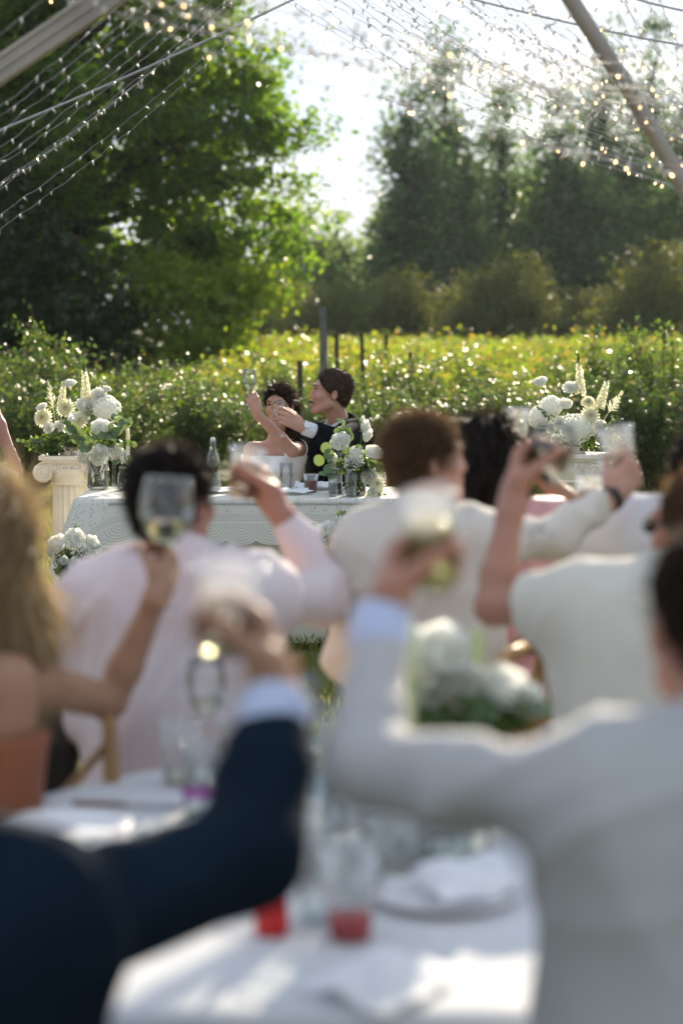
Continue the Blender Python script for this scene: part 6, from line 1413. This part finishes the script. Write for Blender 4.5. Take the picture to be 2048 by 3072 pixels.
# H: cream t-shirt, forearm straight up
S, E, W = P(1725, 1815, 3.86), P(1478, 1822, 3.97), P(1535, 1510, 4.05); HH, gH, aH = grip(W, (0.2, 0.55, 0.8), (-0.1, -0.5, 0.85), False, dict(sc_=1.12))
chH = S + V(0.17, 0.0, -0.02)
person('man in a cream t-shirt and sunglasses at right, forearm raised straight up', (chH.x, 3.88, 0), (chH.x + 0.005, 3.84, 0.55), chH, R(-4), P(2095, 1600, 3.95), R(-40), 0, 0, 1.0, 'skin_ruddy',
    [(S, E, W, HH), (chH + V(0.19, 0, 0), chH + V(0.23, 0.05, -0.28), chH + V(0.1, 0.25, -0.3), ((-0.3, 1, 0), (0, 0, -1), (-1, 0, 0), dict(curl=(0.3, 0.4, 0.3))))],
    'cream_tee', 0.03, (0.62, 0.62), ('hair_brown', 'short', dict(nst=1500)), 0.007, 0.01, False, R(-50), 'trousers', 1.06, None, 0.008, 18, 0.92, 0.022)
bH = [o for o in bpy.data.objects if o.get('label', '').startswith('man in a cream t-shirt')][0]
hmH = np.array(frame(R(-40))); hH = np.array(P(2095, 1600, 3.95)); mb = MB()
for sx in (-1, 1): mb.sphere((sx*0.032, 0.098, 0.012), (0.026, 0.008, 0.02), 10); mb.tube([(sx*0.058, 0.09, 0.02), (sx*0.079, 0.0, 0.018), (sx*0.08, -0.02, 0.0)], 0.004, 6)
mb.tube([(-0.02, 0.104, 0.018), (0.02, 0.104, 0.018)], 0.003, 6)
link('sunglasses', np_mesh('sunglasses', np.concatenate(mb.v) @ hmH.T + hH - np.array([chH.x, 3.88, 0]), mb.f), M['leather'], bH)
wine_glass('wine glass gripped by the man in the cream t-shirt', gH - V(0, 0, 0.135), (R(-3), R(8)), 1.08, 0.6, 'white_wine', None, 1.1)
# standing person at the far left edge, only the arm in view
S, E, W = P(-62, 1085, 10.5), P(-22, 1235, 10.45), P(36, 1368, 10.35)
chS = S + V(-0.17, 0.02, 0.01)
bS, _ = person('person standing at the left edge, arm hanging with folded papers in hand', (chS.x, 10.5, 0), (chS.x, 10.5, 0.92), chS, R(60), chS + V(0, 0.02, 0.27), R(60), 0, 0, 1.0, 'skin_ruddy',
    [(S, E, W, (P(52, 1425, 10.33) - W, (-0.6, 0.75, 0), (0.4, 0.8, 0.1), dict(curl=((0.8, 1.0, 0.7), (0.9, 1.0, 0.7), (0.95, 1.1, 0.7), (1.0, 1.1, 0.8)), sc_=1.0))), (chS + V(-0.17, 0, 0), chS + V(-0.2, 0.03, -0.28), chS + V(-0.16, 0.15, -0.5), None)],
    'cream_jacket', 0.012, (0.3, 0.3), ('hair_brown', 'short', dict(nst=600)), 0.007, 0.011, False, None, seed=19)
T = Field(0.014)
for sx in (-1, 1): limb(T, [V(chS.x + sx*0.08, 10.5, 0.92), V(chS.x + sx*0.1, 10.52, 0.5), V(chS.x + sx*0.1, 10.5, 0.06)], [0.105, 0.08, 0.07], 0.04)
field_obj('trousers', T, M['cream_jacket'], (chS.x, 10.5, 0), bS, 2)
# folded papers
mb = MB(); pc = P(28, 1424, 10.3); n = 8
for k in range(3):
    vs = []
    for j in range(n):
        t_ = j/(n-1); a = -0.5 + 1.5*t_
        for zz in (-0.036, 0.036): vs.append((-0.034 + 0.068*t_ + 0.004*k + zz*0.25, 0.016*math.sin(a*2) - 0.003*k, zz*(1.0 - 0.12*k) - 0.012*t_))
    mb.add(vs, [(2*j, 2*j+1, 2*j+3, 2*j+2) for j in range(n-1)])
o = link('folded_papers', mb.mesh('folded_papers'), M['paper'], None, pc); o.rotation_euler = (0.1, R(18), R(10)); tag(o, 'curled white note papers held at the left edge', 'papers')
# ================================================================ the guests' round table in the foreground
RC = V(0.10, 3.30, 0); RR = 0.78
rt = thing('round_table', 'round guest table under a white cloth in the foreground', 'table', RC)
mb = MB(); mb.lathe([(0, 0.71), (RR - 0.04, 0.71), (RR - 0.04, 0.738), (0, 0.738)], 48); link('tabletop', mb.mesh('tabletop', False), M['bark'], rt)
for k in range(4):
    a = 0.78 + k*1.5708; mb = MB(); mb.tube([(0.35*math.cos(a), 0.35*math.sin(a), 0.02), (0.35*math.cos(a), 0.35*math.sin(a), 0.7)], 0.018, 8); link('leg', mb.mesh('leg'), M['bark'], rt)
n = 180; rows = [(0.0, 0), (0.3, 0), (0.6, 0), (0.94, 0), (1.0, 0.0), (1.012, 0.012)] + [(1.02 + 0.06*t, t*0.55 + 0.02) for t in np.linspace(0.1, 1, 8)]
def tab_r(a):
    """table outline: round at the back, squarer at the front"""
    c, s_ = math.cos(a), math.sin(a); e = 2.0 if s_ > 0 else 2.0 + 2.4*min(1, -s_*1.5); return 1.0/((abs(c)/0.78)**e + (abs(s_)/0.80)**e)**(1/e)
vs = []; rq = np.random.default_rng(4)
for q, dz in rows:
    for k in range(n):
        a = 2*math.pi*k/n; rr = tab_r(a); w = 1 + (0.05*math.sin(a*17)*min(1, dz/0.3) if dz > 0.02 else 0)
        z = 0.745 - dz + (0.0012*math.sin(9*q*math.cos(a)*3 + 2)*math.sin(11*q*math.sin(a)*2) if dz == 0 else 0); vs.append((rr*q*w*math.cos(a), rr*q*w*math.sin(a), z))
fs = [(j*n + k, j*n + (k+1) % n, (j+1)*n + (k+1) % n, (j+1)*n + k) for j in range(1, len(rows)-1) for k in range(n)] + [tuple(range(2*n - 1, n - 1, -1))]
o = link('tablecloth', np_mesh('tablecloth', np.array(vs), fs), M['cloth_white'], None, RC); tag(o, 'white cloth over the round foreground table', 'tablecloth')
fz = 0.747
def ft(px, py):
    """point of the round table's top under photo pixel (px, py)"""
    c = P(px, py, 3.0); k = (CAMZ - fz)/(CAMZ - c.z); return V(c.x*k, 3.0*k, fz)
M['plate'] = principled('white_plate', (0.78, 0.78, 0.78), 0.25, 0.04); M['cutlery'] = principled('bronze_cutlery', (0.28, 0.13, 0.08), 0.3, metal=0.7); M['purple'] = principled('purple_print', (0.30, 0.06, 0.28), 0.5); M['red_plastic'] = principled('red_plastic', (0.55, 0.02, 0.02), 0.35)
def plate(label, px, py, r=0.12):
    p = ft(px, py); t = thing('dinner_plate', label, 'plate', p); mb = MB(); mb.lathe([(0, 0.004), (r*0.6, 0.004), (r*0.66, 0.007), (r*0.95, 0.016), (r, 0.017), (r*0.96, 0.012), (r*0.62, 0.0), (0, 0.0)], 36); link('dish', mb.mesh('dish'), M['plate'], t)
plate('white dinner plate at the left of the round table', 190, 2500); plate('white dinner plate at the right of the round table', 1330, 2700, 0.115)
def knife(label, px, py, rz):
    p = ft(px, py); t = thing('dinner_knife', label, 'knife', p, rz); mb = MB(); mb.box((0, 0, 0.004), (0.10, 0.014, 0.006)); link('handle', mb.mesh('handle', False), M['cutlery'], t); mb = MB(); mb.box((0.105, 0, 0.003), (0.11, 0.018, 0.002)); link('blade', mb.mesh('blade', False), M['steel'], t)
knife('dark handled knife lying on the left of the round table', 300, 2417, R(-8))
cup('plastic cup of red drink near the front of the round table', ft(1050, 2815), 0.115, 0.03, 0.042, 0.038, 'red_drink')
p = ft(815, 2800)
t = thing('red_bottle', 'small red squeeze bottle behind the navy sleeve', 'bottle', p); mb = MB(); mb.lathe([(0, 0), (0.024, 0), (0.026, 0.01), (0.024, 0.06), (0.016, 0.09), (0.008, 0.115), (0.005, 0.14), (0, 0.142)], 20); link('body', mb.mesh('body'), M['red_plastic'], t)
GL = [('tumbler', 800, 2330, 'tumbler with water behind the raised navy sleeve'), ('wine', 1045, 2600, 'wine glass with a wide foot in the middle of the round table'), ('tumbler', 950, 2420, 'tumbler catching the sun between the two raised sleeves'),
      ('tumbler', 600, 2440, 'tumbler with a purple band at the left of the round table'), ('cup', 1240, 2560, 'clear plastic cup under the grey sleeve'), ('cup', 1130, 2500, 'clear plastic cup beside the middle wine glass'), ('tumbler', 1360, 2590, 'tumbler nearest the right edge of the grey jacket'), ('cup', 900, 2620, 'clear plastic cup left of the middle wine glass'), ('wine', 1160, 2430, 'second wine glass below the raised grey elbow'), ('cup', 705, 2270, 'clear cup at the far edge of the round table'), ('tumbler', 930, 2290, 'far tumbler standing by the right side of the navy cuff'), ('wine', 620, 2290, 'wine glass in front of the pink shirt'),
      ('wine', 985, 2480, 'wine glass left of the middle one, against the sunlit cloth'), ('tumbler', 1090, 2690, 'short tumbler between the red drink and the middle wine glass'), ('cup', 1180, 2640, 'clear plastic cup right of the middle wine glass'), ('wine', 1290, 2500, 'wine glass deepest under the grey sleeve'), ('tumbler', 1010, 2370, 'tumbler below the crook of the grey elbow'), ('cup', 860, 2500, 'clear plastic cup right beside the navy elbow'), ('tumbler', 1420, 2560, 'tumbler hard against the grey jacket'), ('wine', 900, 2350, 'wine glass beside the navy forearm'), ('cup', 540, 2350, 'clear cup left of the purple banded tumbler'), ('tumbler', 960, 2760, 'water tumbler between the red bottle and the red drink')]
for k, px, py, lab in GL:
    p = ft(px, py)
    if k == 'wine': wine_glass(lab, p, (0, 0), 1.0, 0.25, 'thin_wine')
    elif k == 'cup': cup(lab, p, 0.115, 0.03, 0.042, 0.03)
    else: vessel('drinking_glass', lab, 'glass', p, cyl(0.03, 0.125, 0.036), 0.0022, 'glass_thick', 0.06)
p = ft(600, 2440); mb = MB(); mb.lathe([(0.0327, 0.035), (0.0331, 0.052)], 24); 
gl_ = [o for o in bpy.data.objects if o.get('label', '').startswith('tumbler with a purple')][0]; link('purple_band', mb.mesh('purple_band'), M['purple'], gl_)
napkin('white paper napkin standing folded at the right of the round table', 0, 0, 0.15, 0.16, 0.4, 'paper', ft(1400, 2690), 0.045, 7)
napkin('white napkin lying at the left of the round table', 0, 0, 0.3, 0.26, 0.2, 'paper', ft(420, 2560), 0.02, 8)
napkin('white napkin at the near edge of the round table', 0, 0, 0.2, 0.16, 0.9, 'paper', ft(1150, 2960), 0.012, 9)
CAR = [(0.036, 0), (0.045, 0.006), (0.052, 0.04), (0.05, 0.07), (0.036, 0.105), (0.022, 0.13), (0.019, 0.17), (0.026, 0.2)]
VOT = [(0.026, 0), (0.034, 0.006), (0.038, 0.025), (0.035, 0.045), (0.031, 0.06)]  # votives are added, bellied so their shoulders throw sun glints
for k, px, py, lab in ((0, 1090, 2470, 'round bellied glass carafe of water in the middle of the round table'), (0, 870, 2400, 'round bellied glass carafe beside the navy forearm'), (1, 990, 2650, 'small round added votive glass left of the middle wine glass'), (1, 1200, 2590, 'small round added votive glass right of the middle wine glass'), (1, 930, 2540, 'small round added votive glass near the navy elbow'), (1, 1300, 2620, 'small round added votive glass in front of the folded napkin'), (0, 1230, 2440, 'round bellied glass carafe under the grey upper arm'), (1, 690, 2390, 'small round added votive glass left of the navy forearm')):
    vessel('added_votive_glass' if k else 'water_carafe', lab, 'glass', ft(px, py), VOT if k else CAR, 0.002, 'glass_thick', 0.02 if k else 0.07)
# centrepiece
cp = V(0.155, 3.42, fz); dC = 3.42
vessel('flower_vase', 'clear vase holding the centrepiece of the round table', 'vase', cp, cyl(0.05, 0.13, 0.055), 0.003, 'glass', 0.09)
fl = [('peony', P(1312, 1985, dC), 1.05, (0, -0.6, 0.8)), ('peony', P(1290, 2060, dC), 0.8, (-0.3, -0.8, 0.4)), ('peony', P(1500, 2085, dC), 0.85, (0.4, -0.6, 0.7)), ('dahlia', P(1330, 2110, dC), 1.1, (0, -1, 0.2)), ('carnation', P(1420, 2080, dC), 1.2, (0.1, -0.8, 0.5)), ('rose', P(1560, 2110, dC+0.03), 0.7, (0.6, -0.6, 0.5)), ('carnation', P(1370, 2040, dC), 1.1, (0, -0.7, 0.7))]
bouquet('centrepiece_flowers', 'white and green centrepiece on the round table above the grey sleeve', (cp.x, cp.y, fz + 0.01), (cp.x, cp.y, fz + 0.12), fl, sprays=[(P(1300, 2120, dC), P(1250, 2150, dC), 3, 0.05), (P(1500, 2140, dC), P(1600, 2120, dC), 4, 0.05), (P(1400, 2120, dC-0.04), P(1450, 2180, dC-0.05), 3, 0.05)],
    fol=[(P(1400, 2150, dC), (0.11, 0.07, 0.05), 170, 0.055)], seed=31)
for lab, px, yt, d in (('pale green taper candle left of the centrepiece', 1232, 1870, 3.35), ('pale green taper candle right of the tall white bloom', 1432, 1880, 3.5)):
    pt_ = P(px, yt, d); c = thing('taper_candle', lab, 'candle', (pt_.x, d, fz)); mb = MB(); mb.lathe([(0, 0.09), (0.0105, 0.09), (0.0105, pt_.z - fz - 0.01), (0.003, pt_.z - fz), (0, pt_.z - fz)], 14); link('wax', mb.mesh('wax'), M['petal_green'], c)
    mb = MB(); mb.lathe([(0, 0), (0.035, 0), (0.034, 0.006), (0.01, 0.014), (0.009, 0.07), (0.014, 0.1), (0.011, 0.1), (0, 0.088)], 20); link('holder', mb.mesh('holder'), M['glass_thick'], c)
# chairs of the guests
chair('wooden chair seen between the cream jacket and the cream t-shirt', 0.62, 5.0, R(160)); chair('wooden chair under the woman in pink', chG.x, 5.78, R(-10)); chair('wooden chair under the man in the pink shirt', chD.x, 4.38, R(80)); chair('wooden chair under the blonde woman', chC.x, 3.74, R(150)); chair('wooden chair under the man in the cream jacket', chE.x, 4.64, R(60)); chair('wooden chair under the man in the cream t-shirt', chH.x, 3.86, R(60)); chair('wooden chair under the guest in navy', chA.x, 2.06, R(-30)); chair('wooden chair under the guest in grey linen', chB.x, 2.26, R(30))
t = thing('dark_chair', 'black padded chair back between the rust dress and the pink shirt', 'chair', (P(195, 2250, 4.25).x, 4.25, 0), R(20))
mb = MB(); mb.box((0, 0, 0.46), (0.3, 0.36, 0.05)); link('seat', mb.mesh('seat'), M['leather'], t); mb = MB()
F_ = Field(0.012); F_.ell((0, 0.17, 0.70), (0.075, 0.03, 0.14), 0.02); v_, f_ = F_.build(); link('backrest', np_mesh('backrest', v_, f_), M['leather'], t)
for sx in (-1, 1):
    for sy in (-1, 1): mb = MB(); mb.tube([(sx*0.13, sy*0.16, 0), (sx*0.12, sy*0.15, 0.44)], 0.014, 8); link('leg', mb.mesh('leg'), M['leather'], t)
# ================================================================ hazy evening air
hz, nt, N, L, out = newmat('haze_air'); pv = N.new('ShaderNodeVolumePrincipled'); pv.inputs['Density'].default_value = 0.00013; pv.inputs['Anisotropy'].default_value = 0.55
pv.inputs['Color'].default_value = (0.80, 0.92, 1.0, 1); L.new(pv.outputs[0], out.inputs['Volume'])
mb = MB(); mb.box((0, 60, 9.0), (130, 150, 20.0)); o = link('haze', mb.mesh('haze', False), hz); tag(o, kind='stuff')
